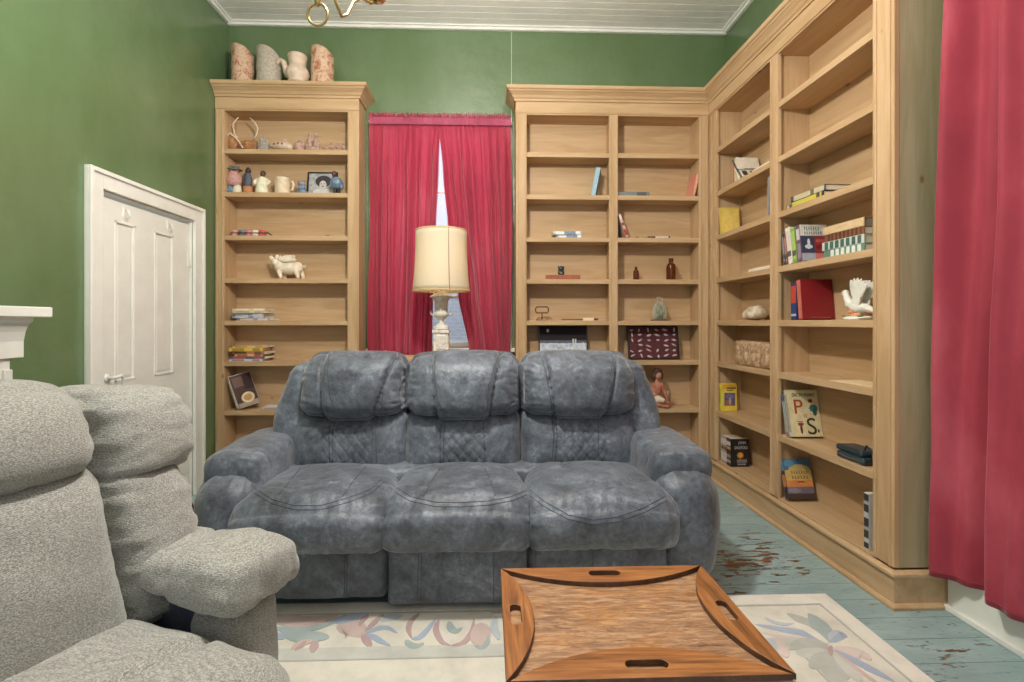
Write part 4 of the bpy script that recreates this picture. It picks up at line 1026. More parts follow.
dk = paint((62,56,60), .5); blue_ = mottled('slate_blue_glaze', [(70,92,116),(104,130,152),(150,168,180)], 40, .35)
figure('deer_carving', 'carved wooden deer with thin pale antlers at the left end of the top shelf', 'figurine', 241, z1, Y2, [
    ('body', brown_, [('t', [(-2,2,6),(6,2,7),(15,2,6.5)], [5,6.2,5.2]), ('e', (-8,0,7), (5,4,7.5)), ('b', 4,15,-1,5,0,3)], .6),
    ('hood', white_, [('t', [(-14.5,-3,12.5),(-11,-3,16),(-9,-3,17.5),(-6,-3,15),(-1,-3,10),(3,-3,3)], .8)]),
    ('antler', white_, [('t', [(-4,1,14),(-7,1,19),(-8,1,24),(-7.5,0,28.5),(-2,-1,34)], [.8,.7,.7,.8,.4]), ('t', [(-8,1,24),(-9.5,0,27)], [.5,.2])]),
    ('antler', white_, [('t', [(12,1,13),(15,1,18),(16,1,24),(14,0,29),(9,-1,34)], [.8,.7,.7,.8,.4]), ('t', [(15.5,1,26),(12,0,28)], [.5,.2])])])
figure('stone_carving', 'rough grey stone carving between the wooden deer and the clay dish, top shelf', 'figurine', 263.5, z1, Y2, [
    ('stone_body', mottled('rough_grey_stone', [(110,104,96),(156,150,140),(186,180,166)], 60, .9, 6, .8), [('e',(-1,0,6),(5,4,6)),('e',(-2,0,12),(2.6,2.5,3.6)),('e',(3,0,7),(3,3,6)),('e',(0,0,1.5),(6.5,4.5,2.2)),('e',(-1,0,15),(1.5,1.5,1.4))], .6)])
figure('clay_dish', 'patterned clay boat-shaped dish with a curved handle on the top shelf', 'dish', 281, z1, Y2, [
    ('dish_body', buff, [('e',(0,0,6.5),(11.2,5,4.4)),('e',(-4,0,1.5),(1.6,1.6,2)),('e',(5,0,1.5),(1.6,1.6,2)),('e',(8,0,4.5),(4,3,2.5))], .6),
    ('handle', buff, [('t', [(2,0,9),(3,0,12.5),(5,0,12.5),(7,0,9)], 1.0)]),
    ('painted_dot', paint((140,84,60)), [('e',(-5,-4.3,7),(1.2,.5,1.2)),('e',(-1,-4.9,7.4),(1.1,.5,1.1)),('e',(3,-4.8,7.2),(1.1,.5,1.1))])])
figure('handled_cup', 'small pale clay cup with an overhead loop handle, middle of the top shelf', 'cup', 299.5, z1, Y2, [
    ('cup_body', pinkc, [('l', [(4.6,0),(5.2,2),(5.2,5),(4.4,7),(4.6,8),(3.8,7.6)])]), ('handle', pinkc, [('t', [(-3.8,0,6),(-3.6,0,10),(0,0,13),(3.6,0,10),(3.8,0,6)], 1.0)])])
figure('seated_couple', 'taller clay sculpture of two seated figures back to back, middle of the top shelf', 'figurine', 313, z1, Y2, [
    ('clay_body', pinkc, [('e',(0,0,3),(8,4.5,3.2)),('e',(-3,0,10),(2.6,2.6,6)),('e',(3,0,10),(2.6,2.6,6)),('e',(-3.2,0,17.5),(1.8,1.8,2.4)),('e',(3.2,0,17),(1.8,1.8,2.4)),('t',[(-3,0,13),(-6,0,9),(-5,-2,5)],1.1),('t',[(3,0,13),(6.5,0,10),(5,-2,5)],1.1)], .55)])
figs = [(325, 9, 'squat clay figurine beside the taller seated couple on the top shelf'), (331.5, 12.5, 'thin upright clay figurine in the cluster near the right end of the top shelf'), (337.5, 10.5, 'hunched clay figurine in the cluster, second from the right stile'), (343.5, 12, 'clay figurine closest to the right stile on the top shelf')]
for i, (px, h, lb) in enumerate(figs):
    k = h/12
    figure('clay_figurine', lb, 'figurine', px, z1, Y2+(.02 if i%2 else 0), [('clay_body', pinkc, [('e',(0,0,2*k),(3,2.6,2.2*k)),('e',(.3,0,5.5*k),(1.8,1.6,3.4*k)),('e',(.2,-.3,10*k),(1.3,1.3,1.6*k)),('t',[(1.2,0,7*k),(2.6,-1.2,5*k),(1.6,-2,3.4*k)],.7),('t',[(-1,0,7*k),(-2.4,-1.2,6*k),(-1.6,-2,9*k)],.6),('t',[(-1,-1,2*k),(-2.5,-3,2.6*k),(-2.6,-3.2,.5)],.8)], .42)], 'clay figurines clustered on the top shelf')
# second shelf
skin = paint((170,120,92), .6)
figure('couple_figurine', 'figurine of a couple in pink dress, blue trousers and grey hats on the second shelf', 'figurine', 234, z2, Y2, [
    ('pink_dress', mottled('rose_glaze', [(170,120,118),(204,158,150),(190,130,120)], 50, .6), [('l', [(5.5,8),(7,11),(6.5,16),(4.5,21),(2.5,23)], (0,0,0)), ('e',(-5,0,15),(2.2,2,5)),('e',(5.4,0,14),(2.2,2,5))], .6),
    ('blue_trousers', blue_, [('l', [(4,0),(4.3,4),(3.6,9)], (-3,0,0))]), ('pale_skirt', ivory, [('l', [(4.3,0),(4.0,5),(3.2,9)], (3.2,0,0))]),
    ('head', skin, [('e',(-2.6,0,23.5),(2.2,2.2,2.6)),('e',(2.6,0,23),(2.2,2.2,2.6))]),
    ('hat', mottled('grey_felt', [(90,92,88),(140,140,132)], 40, .8), [('l', [(4.8,24.5),(5,25.3),(2.6,25.6),(2.2,28.6),(.5,29)], (-2.8,0,0)),('l', [(4.8,23.8),(5,24.6),(2.6,25),(2.2,27.8),(.5,28.2)], (3,0,0))])])
figure('robed_figurine', 'slim dark blue robed figurine with an orange hem on the second shelf', 'figurine', 248, z2, Y2+.01, [
    ('robe', mottled('dark_blue_glaze', [(54,58,74),(84,92,108),(60,60,66)], 50, .5), [('l', [(4.2,8),(3.8,12),(3,17),(2.8,20),(1.6,22)]), ('e',(-3,0,15),(1.3,1.5,4)),('e',(3,0,15),(1.3,1.5,4))], .5),
    ('orange_hem', paint((196,132,92)), [('l', [(5,0),(4.8,4),(4.2,8)])]), ('head', paint((84,66,58)), [('e',(0,0,23.5),(2,2,2.6))]), ('hood', dk, [('l', [(2.6,22),(2.8,24),(1.8,26.5),(.4,28)], (0,.5,0))])])
figure('angel_figurine', 'white-robed angel figurine with a dark head on the second shelf', 'figurine', 262, z2, Y2, [
    ('white_robe', ivory, [('l', [(6.5,0),(6.2,4),(5,10),(4,15),(2.6,17.5)]), ('t', [(-3,0,15.5),(-7,-.5,12.5),(-6,-2,9)], [1.8,1.8,1.5]), ('t', [(3,0,15.5),(7.6,-.5,12.5),(5.6,-2,8.6)], [1.8,1.8,1.5])], .5),
    ('robe_pleat', paint((206,202,176)), [('t', [(x,-sqrt(max(0,39-x*x)),.6),(x*.75,-sqrt(max(0,24-x*x*.5)),9),(x*.5,-2.6,14)], .35) for x in (-4,-2,0,2,4)]),
    ('head', paint((104,76,66)), [('e',(.8,0,20.3),(2.4,2.4,3))]), ('hair', paint((64,48,44)), [('e',(.8,.6,21.2),(2.7,2.5,2.8))])])
figure('ceramic_mug', 'cream glazed mug with a handle on its right side, second shelf', 'mug', 282.5, z2, Y2, [
    ('mug_body', cream_, [('l', [(7.2,0),(7.4,1),(7.2,14),(7.8,15.6),(7.2,15.6),(6.6,14),(6.4,2)])]), ('handle', cream_, [('t', [(6.8,0,12.5),(10,0,13),(11,0,10),(10,0,5.5),(6.8,0,3.5)], 1.0)]),
    ('lid', cream_, [('l', [(7.4,15.7),(6.5,16.6),(3,17.4),(1,17.6)])])])
figure('cat_figurine', 'small grey-blue crouching cat figurine beside the framed portrait', 'figurine', 302, z2, Y2, [
    ('cat_body', blue_, [('e',(0,0,2.6),(5.8,4,2.8)),('e',(0,-1,7),(3.8,3,4))], .5), ('head', mottled('mauve_grey_glaze', [(110,98,110),(160,150,160)], 40, .5), [('e',(0,-1.5,10.5),(3.9,3,3.2)),('e',(-2.8,-1,13.2),(1,1,1.6)),('e',(2.8,-1,13.2),(1,1,1.6))], .45)])
# framed black-and-white portrait, leaning back
fr = thing('picture_frame', 'black framed black-and-white portrait of a child with big curly hair', 'picture frame', (X_at(321.5, 3.66), 3.66, z2+.001))
fr.rotation_euler = (R(-9), 0, 0)
W2, H2 = 31*U*.98/2, 26.5*U
m = MB(); b_ = .010
m.box(-W2, W2, 0, .014, 0, b_); m.box(-W2, W2, 0, .014, H2-b_, H2); m.box(-W2, -W2+b_, 0, .014, b_, H2-b_); m.box(W2-b_, W2, 0, .014, b_, H2-b_); m.build('frame', paint((30,26,26), .4), fr, bevel=.001)
m = MB(); m.box(-W2+b_, W2-b_, .006, .012, b_, H2-b_); m.build('photo_background', mottled('grey_photo_backdrop', [(120,120,126),(176,178,176),(208,208,204)], 22, .4), fr)
def disc(c, rx, rz, y, mt, nm, par, wob=0, n=26):
    m = MB(); v = [(c[0]+rx*cos(2*pi*k/n)*(1+wob*sin(k*2.7)), y, c[1]+rz*sin(2*pi*k/n)*(1+wob*sin(k*3.1))) for k in range(n)]+[(c[0]+rx*cos(2*pi*k/n), y+.0006, c[1]+rz*sin(2*pi*k/n)) for k in range(n)]
    m.add(v, [tuple(range(n)), tuple(range(2*n-1,n-1,-1))]+[(i,n+i,n+(i+1)%n,(i+1)%n) for i in range(n)]); return m.build(nm, mt, par)
disc((.0,.034), .068, .032, .0050, paint((206,204,200)), 'printed_blouse', fr, .06)
disc((.006,.122), .058, .046, .0046, paint((62,56,60)), 'printed_hair', fr, .05)
disc((.004,.094), .026, .034, .0040, paint((196,192,188)), 'printed_face', fr)
for q, z_, a, b_2 in ((-.008,.102,.005,.0026), (.015,.102,.005,.0026), (.004,.080,.009,.003), (.004,.091,.003,.003)): disc((q,z_), a, b_2, .0034, paint((70,64,66)), 'printed_feature', fr)
figure('bird_figurine', 'round blue bird figurine with a dark head standing before the portrait', 'figurine', 336, z2, 3.60, [
    ('bird_body', blue_, [('e',(.5,0,11.5),(6.6,5,6.2)),('e',(5.6,0,8.5),(2,2.5,4))], .5), ('head', paint((92,62,60)), [('e',(-1.5,-.5,20.2),(2.6,2.6,3.6)),('t',[(-1.5,-2.5,20),(-1.8,-4.6,19.2)],[1,.3])], .4),
    ('leg', dk, [('t', [(-1.8,0,6),(-1.8,-.3,0.5)], .9), ('e',(-1.8,-1,.5),(1.4,2,.5))]), ('leg', dk, [('t', [(3,0,6),(3,-.3,.5)], .9), ('e',(3,-1,.5),(1.4,2,.5))])])
# third shelf: a row of wrapped candies / tins and a black pen
rr = [(-16,(214,160,150),'faded pink'), (-8.5,(120,124,122),'grey'), (-2,(206,130,140),'rose'), (4.5,(240,224,196),'cream'), (11.5,(204,96,96),'red')]
for q, c_, w_ in rr:
    figure('wrapped_roll', w_+' wrapped roll in the row on the third shelf of the left bookcase', 'wrapped roll', 250+q+1, z3, Y2, [
        ('wrapper', paint(c_, .45), [('l', [(1.2,-3.3),(3.3,-2.9),(3.5,0),(3.3,2.9),(1.2,3.3)], (0,0,3.6))]), ('band', paint(tuple(int(x*.6) for x in c_), .45), [('l', [(3.62,-.8),(3.62,.8)], (0,0,3.6))])], 'wrapped rolls in a row on the third shelf')
figure('ink_pen', 'dark pen lying slanted at the end of the wrapped rolls, third shelf', 'pen', 270, z3, Y2, [('pen_barrel', dk, [('t', [(-4,2,5.2),(0,0,2.9),(2.6,-1,1.2)], .62)]), ('pen_tip', M['steel'], [('t', [(2.6,-1,1.2),(4.2,-1.6,.55)], [.6,.15])])])
# fourth shelf: flying pig
pigm = mottled('ivory_pottery', [(214,196,166),(236,222,196),(244,234,214)], 24, .5)
figure('winged_pig', 'cream pottery pig with small wings and raised snout on the fourth shelf', 'figurine', 287.5, z4, Y2, [
    ('pig_body', pigm, [('e',(2,0,10.5),(11.5,6.5,6.6)),('e',(9,0,11),(6.8,6,6.4)),('e',(-7,0,12.5),(6,5.4,6)),('e',(-11,0,16.5),(4.4,3.8,4),(0,R(35),0)),('t',[(-12,0,17),(-15.5,0,20.5),(-17,0,22.8)],[3,2.2,1.9]),
        ('t',[(-7,-3,8),(-5.5,-3.5,3),(-5,-3.5,.5)],[2.8,2,1.7]),('t',[(-6,3,8),(-4,3.5,3),(-3.5,3.5,.5)],[2.8,2,1.7]),('t',[(10,-3.4,8),(11.5,-3.8,3.5),(12,-3.8,.5)],[3.4,2.1,1.7]),('t',[(12,3,8),(14,3.5,3),(14.5,3.5,.5)],[3,2,1.6])], .5),
    ('ear', pigm, [('e',(-9.5,-2.5,21.5),(1.6,1,2.8),(0,R(20),0))]), ('ear', pigm, [('e',(-9,2.5,21.5),(1.6,1,2.8),(0,R(20),0))]),
    ('wing', pigm, [('e',(-1,-3.5,20.5),(7,1,2.8),(0,R(-14),0)),('e',(1,-4,18.6),(6,1,2.2),(0,R(-6),0))], .4), ('wing', pigm, [('e',(0,3.2,21.5),(7,1,2.8),(0,R(-14),0)),('e',(2,3.6,19.4),(6,1,2.2),(0,R(-6),0))], .4),
    ('tail', pigm, [('t', [(15,0,13),(17.5,0,14.5),(18.3,0,12.5),(16.8,-.5,11.4),(16.6,-1,13)], .8)])])
# ------------------------------------------------------------ books
PAGE = paint((226,216,190), .85, .06)
def book(label, t, d, h, cov, loc, rot, group=None, name='book', pages=PAGE, spine=(), art=(), texts=(), soft=False, cat='book', sptext=None):
    """local: x = thickness, y = spine(0) to fore-edge(d), z = height; front board is the +x face"""
    o = thing(name, label, cat, loc, 0, group)
    o.rotation_euler = rot.to_euler() if isinstance(rot, Matrix) else rot
    b = .0012 if soft else .0028; ov = 0 if soft else .003
    cm = cov if not isinstance(cov, tuple) else paint(cov, .4, .08)
    m = MB(); m.box(0, b, 0, d, 0, h); m.box(t-b, t, 0, d, 0, h); m.box(0, t, -.0015, b, 0, h)
    co = m.build('cover', cm, o, bevel=.001)
    m = MB(); m.box(b, t-b, b, d-ov, ov, h-ov); m.build('page_block', pages, o)
    if spine:
        m = MB(); mats = []
        for i, (a, c, col) in enumerate(spine):
            m.mat = i; mats.append(paint(col, .5)); m.box(t*.06, t*.94, -.0022-.0003*i, -.0012, a*h, c*h)
        m.build('spine_label', mats, co)
    if art:
        m = MB(); mats = []
        for i, (y0, z0, y1, z1_, col, *sh) in enumerate(art):
            m.mat = i; mats.append(paint(col, .4)); e = .0003+.00006*i
            if sh:    # ellipse / blob
                n = 20; cy, cz, ry, rz = (y0+y1)/2*d, (z0+z1_)/2*h, abs(y1-y0)/2*d, abs(z1_-z0)/2*h
                v = [(t-.0001, cy+ry*cos(2*pi*k/n)*(1+sh[0]*sin(k*3.3)), cz+rz*sin(2*pi*k/n)*(1+sh[0]*sin(k*2.2))) for k in range(n)]; v += [(t+e, y, z) for x, y, z in v]
                m.add(v, [tuple(range(n-1,-1,-1)), tuple(range(n,2*n))]+[(k,(k+1)%n,n+(k+1)%n,n+k) for k in range(n)])
            else: m.box(t-.0001, t+e, y0*d, y1*d, z0*h, z1_*h)
        m.build('cover_picture', mats, co)
    for (tx, fy, fz, sz, col, *sx) in texts:
        A = Matrix(((0,0,1,t+.0014),(1,0,0,fy*d),(0,1,0,fz*h),(0,0,0,1)))
        text_mesh(tx, sz*h, paint(col, .4), 'cover_lettering', co, A, .0004, sx[0] if sx else 1.0)
    if sptext:
        tx, fz, sz, col = sptext      # reading down the spine
        A = Matrix(((0,1,0,t/2),(0,0,-1,-.0030),(-1,0,0,fz*h),(0,0,0,1)))
        text_mesh(tx, sz, paint(col, .4), 'spine_lettering', co, A, .0003)
    return o
def bars(y0, y1, z0, z1, n, col):
    'too-small-to-read lettering as upright strokes'
    w = (y1-y0)/n; o = []
    for i in range(n): o += [(y0+w*i, z0, y0+w*i+w*.30, z1, col), (y0+w*i+w*.3, (z0 if i%2 else (z0+z1)/2-.006), y0+w*i+w*.72, (z0+.012 if i%2 else (z0+z1)/2+.006), col)]
    return tuple(o)
FLAT = Matrix.Rotation(R(-90), 4, 'Y'); SIDE = Matrix.Rotation(R(-90), 4, 'Z')
Rz = lambda a: Matrix.Rotation(R(a), 4, 'Z'); Rx = lambda a: Matrix.Rotation(R(a), 4, 'X'); Ry = lambda a: Matrix.Rotation(R(a), 4, 'Y')
# fifth shelf, left bookcase: stack of magazines (spines to the room)
st = [(.019,(184,168,150),(230,214,190),'tan and cream magazine at the bottom of the stack, fifth shelf'), (.014,(120,128,150),(200,206,214),'blue-grey magazine second from the bottom of the stack, fifth shelf'),
      (.016,(196,200,204),(140,148,160),'white spined magazine in the middle of the stack, fifth shelf'), (.017,(206,190,156),(236,226,200),'buff magazine just below the top of the stack, fifth shelf'), (.014,(214,196,166),(170,140,110),'tan magazine on top of the stack, fifth shelf')]
z = z5+.001
for i, (t_, c1, c2, lb) in enumerate([(.016,(160,160,176),(226,206,190),st[0][3]),(.016,(132,140,160),(196,202,214),st[1][3]),(.018,(176,182,190),(232,232,228),st[2][3]),(.017,(214,198,164),(190,170,140),st[3][3]),(.015,(222,204,170),(238,228,206),st[4][3])]):
    x = X_at(266-(i%3)*1.5+(3 if i == 0 else 0), 3.56)
    book(lb, t_, .16+.01*(i%2), .235, c1, (x, 3.565+.004*(i%3), z), Rz((-2,1.5,-3,2,-1)[i]) @ FLAT, 'magazines stacked on the fifth shelf', 'magazine', soft=True, spine=((.05,.35,c2),(.5,.9,c2)), cat='magazine'); z += t_+.001
z = z6_+.001-.012
z = .866+.001
for i, (t_, c1, c2, lb, hh) in enumerate([(.014,(206,206,214),(150,150,160),'thin white paperback at the bottom of the stack, sixth shelf',.23),(.019,(96,100,124),(180,84,84),'dark blue paperback with a red label in the stack, sixth shelf',.25),(.015,(222,180,96),(160,110,60),'ochre paperback in the middle of the stack, sixth shelf',.20),
        (.019,(196,120,84),(120,90,80),'rust coloured paperback in the stack, sixth shelf',.24),(.026,(226,190,86),(170,140,60),'thick yellow hardback near the top of the stack, sixth shelf',.235),(.014,(216,190,140),(190,150,90),'tan paperback on top of the stack, sixth shelf',.235)]):
    x = X_at(262+(i%2)*2, 3.56)
    book(lb, t_, .15+.01*(i%2), hh, c1, (x, 3.565+.005*(i%3), z), Rz((2,-2,1,-4,2,-2)[i]) @ FLAT, 'books stacked on the sixth shelf', soft=i not in (4,), spine=((.08,.3,c2),(.55,.92,c2))); z += t_+.0008
# seventh shelf: leaning cookbook and small papers.  Front cover turned toward the camera
o = book('cookbook with a dark photo cover and white spine leaning in the left bookcase, seventh shelf', .034, .155, .245, (206,196,184), (X_at(237,3.565), 3.57, z7+.003), Matrix.Rotation(R(-19), 4, 'Y') @ Rz(-42),
     art=((0.02,.02,.98,.98,(78,60,52)),(.1,.62,.55,.92,(120,92,84)),(.55,.5,.95,.95,(56,40,38)),(.05,.03,.95,.14,(170,156,136)),(.25,.10,.85,.42,(232,214,176),.0),(.36,.16,.74,.36,(196,158,104),.04)), spine=((.1,.9,(236,232,222)),))
for i, (dz, lb) in enumerate(((0, 'white pamphlet lying on the seventh shelf beside the grey sofa back'), (.009, 'upper white pamphlet of the pair on the seventh shelf beside the sofa'))):
    book(lb, .008, .12, .14, (224,222,220), (X_at(281-i, 3.56), 3.575+.004*i, z7+.001+dz), Rz(3*i-1) @ FLAT, 'pamphlets on the seventh shelf', 'pamphlet', soft=True, cat='pamphlet', spine=((.1,.9,(170,160,170)),))
# --- back bookcase, left bay
o = book('pale blue hardback leaning against the centre stile, upper shelf of the back bookcase', .034, .15, .222, (126,162,180), (X_at(591,3.57), 3.585, z2+.001), Ry(11) @ Rz(-14), spine=((.0,1.0,(140,174,190)),))
z = z3+.001
for i, (t_, c, lb) in enumerate(((.024,(150,166,172),'silver case at the bottom of the pair, third shelf of the back bookcase'),(.026,(190,200,202),'pale case resting on another case, third shelf of the back bookcase'))):
    book(lb, t_, .14, .20+.01*i, c, (X_at(583-1.5*i,3.57)-.0, 3.58, z), Rz(-6+4*i) @ FLAT, 'disc cases on the third shelf', 'disc_case', spine=((.06,.9,(226,230,228)),(.2,.6,(120,140,160))), cat='disc case'); z += t_+.001
figure('desk_ornament', 'dark metal ornament mounted on a reddish wood block, fourth shelf of the back bookcase', 'ornament', 563, z4, 3.60, [
    ('wood_block', mottled('reddish_hardwood', [(140,74,50),(176,104,76)], 30, .4), [('b', -17.5,17,-4,4,0,4.6)]), ('ornament', paint((74,80,78), .3, .2, .6), [('e',(-2,0,6.2),(3.4,2.6,1.8)),('e',(-4.2,0,7.5),(1.3,1.5,2.4)),('e',(.2,0,7.5),(1.3,1.5,2.4)),('e',(-2,0,11),(3.2,2.4,3)),('e',(-4.4,0,12.6),(1.1,1.1,1.2)),('e',(.4,0,12.6),(1.1,1.1,1.2))], .4), ('brass_stud', M['steel'], [('e',(-2,-2.6,6),(1.2,.5,1))])])
figure('iron_trivet', 'rusty iron buckle-shaped loop on a small foot, fifth shelf of the back bookcase', 'metal loop', 542, z5, 3.60, [
    ('loop', mottled('rusty_iron', [(96,66,48),(140,100,76)], 60, .6), [('t', [(-5.5,0,8),(-6.5,0,10),(-6.5,0,12.5),(-5,0,14),(5,0,14),(6.5,0,12.5),(6.5,0,10),(5.5,0,8)], .8, True)]), ('stem', paint((120,84,60)), [('t',[(0,0,8),(0,0,1)],.7)]), ('foot', paint((150,124,96)), [('t',[(-6,0,1),(-2,-1.5,.7),(3,-1.5,.7),(7,0,1)],.6),('t',[(-5,1,3),(5,1,3)],.4)])])
figure('paring_knife', 'narrow knife with a cream handle lying on the fifth shelf of the back bookcase', 'knife', 583, z5, 3.59, [
    ('knife_blade', paint((110,90,70), .35), [('b', -22,0,-.3,.3,.5,1.7)]), ('knife_handle', paint((230,214,178), .4), [('b', 0,11,-1.2,1.2,0,3)]), ('pommel', dk, [('e',(13,0,1.4),(3,1,1))])])
# framed photograph standing on the sixth shelf (mostly above the sofa back)
def lean_frame(label, px0, px1, ztop, Zs, Y, border=.010, tilt=-7):
    X0, X1 = X_at(px0, Y), X_at(px1, Y); w = X1-X0
    o = thing('picture_frame', label, 'picture frame', ((X0+X1)/2, Y, Zs+.001)); o.rotation_euler = (R(tilt), 0, 0)
    m = MB(); w2 = w/2; h = ztop; b = border
    m.box(-w2, w2, 0, .018, 0, b); m.box(-w2, w2, 0, .018, h-b, h); m.box(-w2, -w2+b, 0, .018, b, h-b); m.box(w2-b, w2, 0, .018, b, h-b); m.build('frame', paint((34,28,28), .35), o, bevel=.0015)
    return o, w2, h, b
o, w2, h, b = lean_frame('dark framed picture of a snowy landscape under a dark sky, sixth shelf', 539, 588, .262, .866, 3.62, .008)
m = MB(); m.box(-w2+b, w2-b, .008, .016, b, h-b); m.build('picture_sky', paint((34,26,30), .8), o)
m = MB(); m.box(-w2+b, w2-b, .0068, .008, b, h*.50); m.build('picture_ground', mottled('printed_snow', [(120,134,156),(196,208,220),(226,232,236)], 30, .3), o)
m = MB(); m.box(-w2+b, w2-b, .0060, .0070, h*.48, h*.56); m.build('picture_hills', paint((92,96,112), .4), o)
disc((-w2*.62, h*.84), .011, .013, .0060, paint((214,200,184)), 'picture_moon', o)
for q in (.32, .40, .66): m = MB(); m.box(q*w2*1.2, q*w2*1.2+.012, .0052, .0062, b, h*(.60-.1*(q>.6))); m.build('picture_tree', paint((206,208,206)), o)
# --- back bookcase, right bay
book('grey hardback lying flat on the upper shelf of the right bay, back bookcase', .034, .15, .235, (108,116,118), (X_at(650,3.57), 3.58, z2+.001), Rz(-2) @ FLAT, spine=((.0,1,(124,130,130)),(.1,.4,(84,90,92))))
book('pink paperback leaning at the far right of the upper shelf, back bookcase', .020, .14, .19, (214,140,120), (X_at(692,3.57), 3.57, z2+.001), Ry(12) @ Rz(0), soft=True, spine=((.1,.9,(226,164,140)),))
book('red and white paperback leaning by the centre stile, third shelf of the back bookcase', .020, .13, .178, (206,176,164), (X_at(626,3.565), 3.57, z3+.008), Ry(-19), soft=True, spine=((.05,.32,(170,60,48)),(.5,.62,(150,60,50)),(.75,.95,(236,220,206))))
book('slim dark paperback standing against the centre stile, third shelf of the back bookcase', .006, .12, .10, (70,56,50), (X_at(619.5,3.57), 3.60, z3+.001), Ry(0), soft=True)
figure('folding_knife', 'pale pocket knife with open pointed blade on the third shelf of the back bookcase', 'knife', 656, z3, 3.59, [
    ('knife_handle', paint((206,196,200), .4), [('b', -1,12.5,-1.2,1.2,0,2.4)]), ('bolster', dk, [('b', -3.2,-1,-1.2,1.2,0,2.2),('b', 12.5,14.2,-1.2,1.2,0,2.6)]), ('knife_blade', M['steel'], [('t', [(-3.2,0,1.1),(-8,0,1.4),(-14,0,1.3)], [1.1,1.2,.2])])])
amber = NT('amber_glass'); amber.color(srgb(120,58,20)).rough(.12).set(Transmission_Weight=.55, IOR=1.45); amber = amber.m
def bottle(label, px, Zs, s, grp=None):
    return figure('glass_bottle', label, 'bottle', px, Zs, 3.61, [
        ('bottle_body', amber, [('l', [(2.9*s,0),(3.1*s,.6),(3.1*s,9*s),(2.6*s,10.6*s),(1.3*s,11.6*s),(1.2*s,12.4*s),(1.6*s,12.6*s),(1.6*s,13.2*s),(1.2*s,13.3*s)])]), ('bottle_cap', dk, [('l', [(1.55*s,13.3*s),(1.6*s,14.6*s),(1.1*s,14.8*s)])])], grp)
bottle('small amber glass bottle on the fourth shelf of the back bookcase', 636, z4, .92)
o = bottle('large amber glass bottle on the fourth shelf of the back bookcase', 671, z4, 1.52)
glass = NT('clear_glass'); glass.color((.8,.84,.8,1)).rough(.05); gtp = glass.new('ShaderNodeBsdfTransparent'); gtp.inputs['Color'].default_value = (.9,.93,.9,1); gmx = glass.new('ShaderNodeMixShader'); glw = glass.new('ShaderNodeLayerWeight'); glw.inputs['Blend'].default_value = .35; glass.link(glw.outputs['Facing'], gmx.inputs[0]); glass.link(gtp.outputs[0], gmx.inputs[1]); glass.link(glass.b.outputs[0], gmx.inputs[2]); glass.link(gmx.outputs[0], glass.n['Material Output'].inputs['Surface']); glass = glass.m
figure('glass_jar', 'clear glass jar with a glass stopper standing on a dark disc, back bookcase', 'jar', 659.5, z5, 3.61, [
    ('jar_body', glass, [('l', [(6,1.2),(6.6,2),(6.6,13),(5,16),(4.6,17.4),(4.2,17.4),(4.4,15.4),(6,12.6),(6,2.2)])]), ('stopper', glass, [('l', [(4.2,17.5),(4.6,18.2),(3.4,19),(2.2,20),(3.4,22),(2.4,24),(.6,24.4)])]),
    ('dark_disc', paint((86,58,48)), [('l', [(8.5,0),(8.6,.6),(8.2,1.1)])]), ('jar_contents', paint((170,172,150)), [('e',(-1,0,5),(2.6,2.6,3)),('e',(1.8,0,8),(2,2,3.4)),('e',(-1.2,0,11),(1.6,1.6,2.6))])])
# arrowhead shadow box
o, w2, h, b = lean_frame('dark framed display of stone arrowheads on maroon cloth, sixth shelf', 629, 680, .258, .866, 3.60, .012, -10)
m = MB(); m.box(-w2+b, w2-b, .010, .016, b, h-b); m.build('maroon_backing', mottled('maroon_cloth', [(58,30,36),(96,44,54),(70,40,46)], 30, .9), o)
am_ = mottled('chipped_flint', [(150,134,118),(206,190,176),(226,216,204)], 120, .6)
rs = random.Random(5)
for r_ in range(6):
    for c_ in range(6):
        if rs.random() < .10: continue
        x = -w2+.03+(2*w2-.06)*c_/5+rs.uniform(-.006,.006); z_ = .03+(h-.06)*r_/5+rs.uniform(-.005,.005)
        a = rs.uniform(-.5,.5)+(pi/2 if rs.random() < .25 else 0); l = rs.uniform(.014,.024); w = rs.uniform(.006,.009)
        pl = [(-l,0),(-l*.3,w),(l*.55,w*.8),(l*.6,w*.3),(l*.9,w*.5),(l*.9,-w*.5),(l*.6,-w*.3),(l*.55,-w*.8),(-l*.3,-w)]
        v = [(x+p*cos(a)-q*sin(a), .0095, z_+p*sin(a)+q*cos(a)) for p, q in pl]+[(x+(p*cos(a)-q*sin(a))*.5, .006, z_+(p*sin(a)+q*cos(a))*.5) for p, q in pl]; n = len(pl)
        m = MB(); m.add(v, [tuple(range(2*n-1,n-1,-1))]+[(i,(i+1)%n,n+(i+1)%n,n+i) for i in range(n)]); m.build('arrowhead', am_, o)
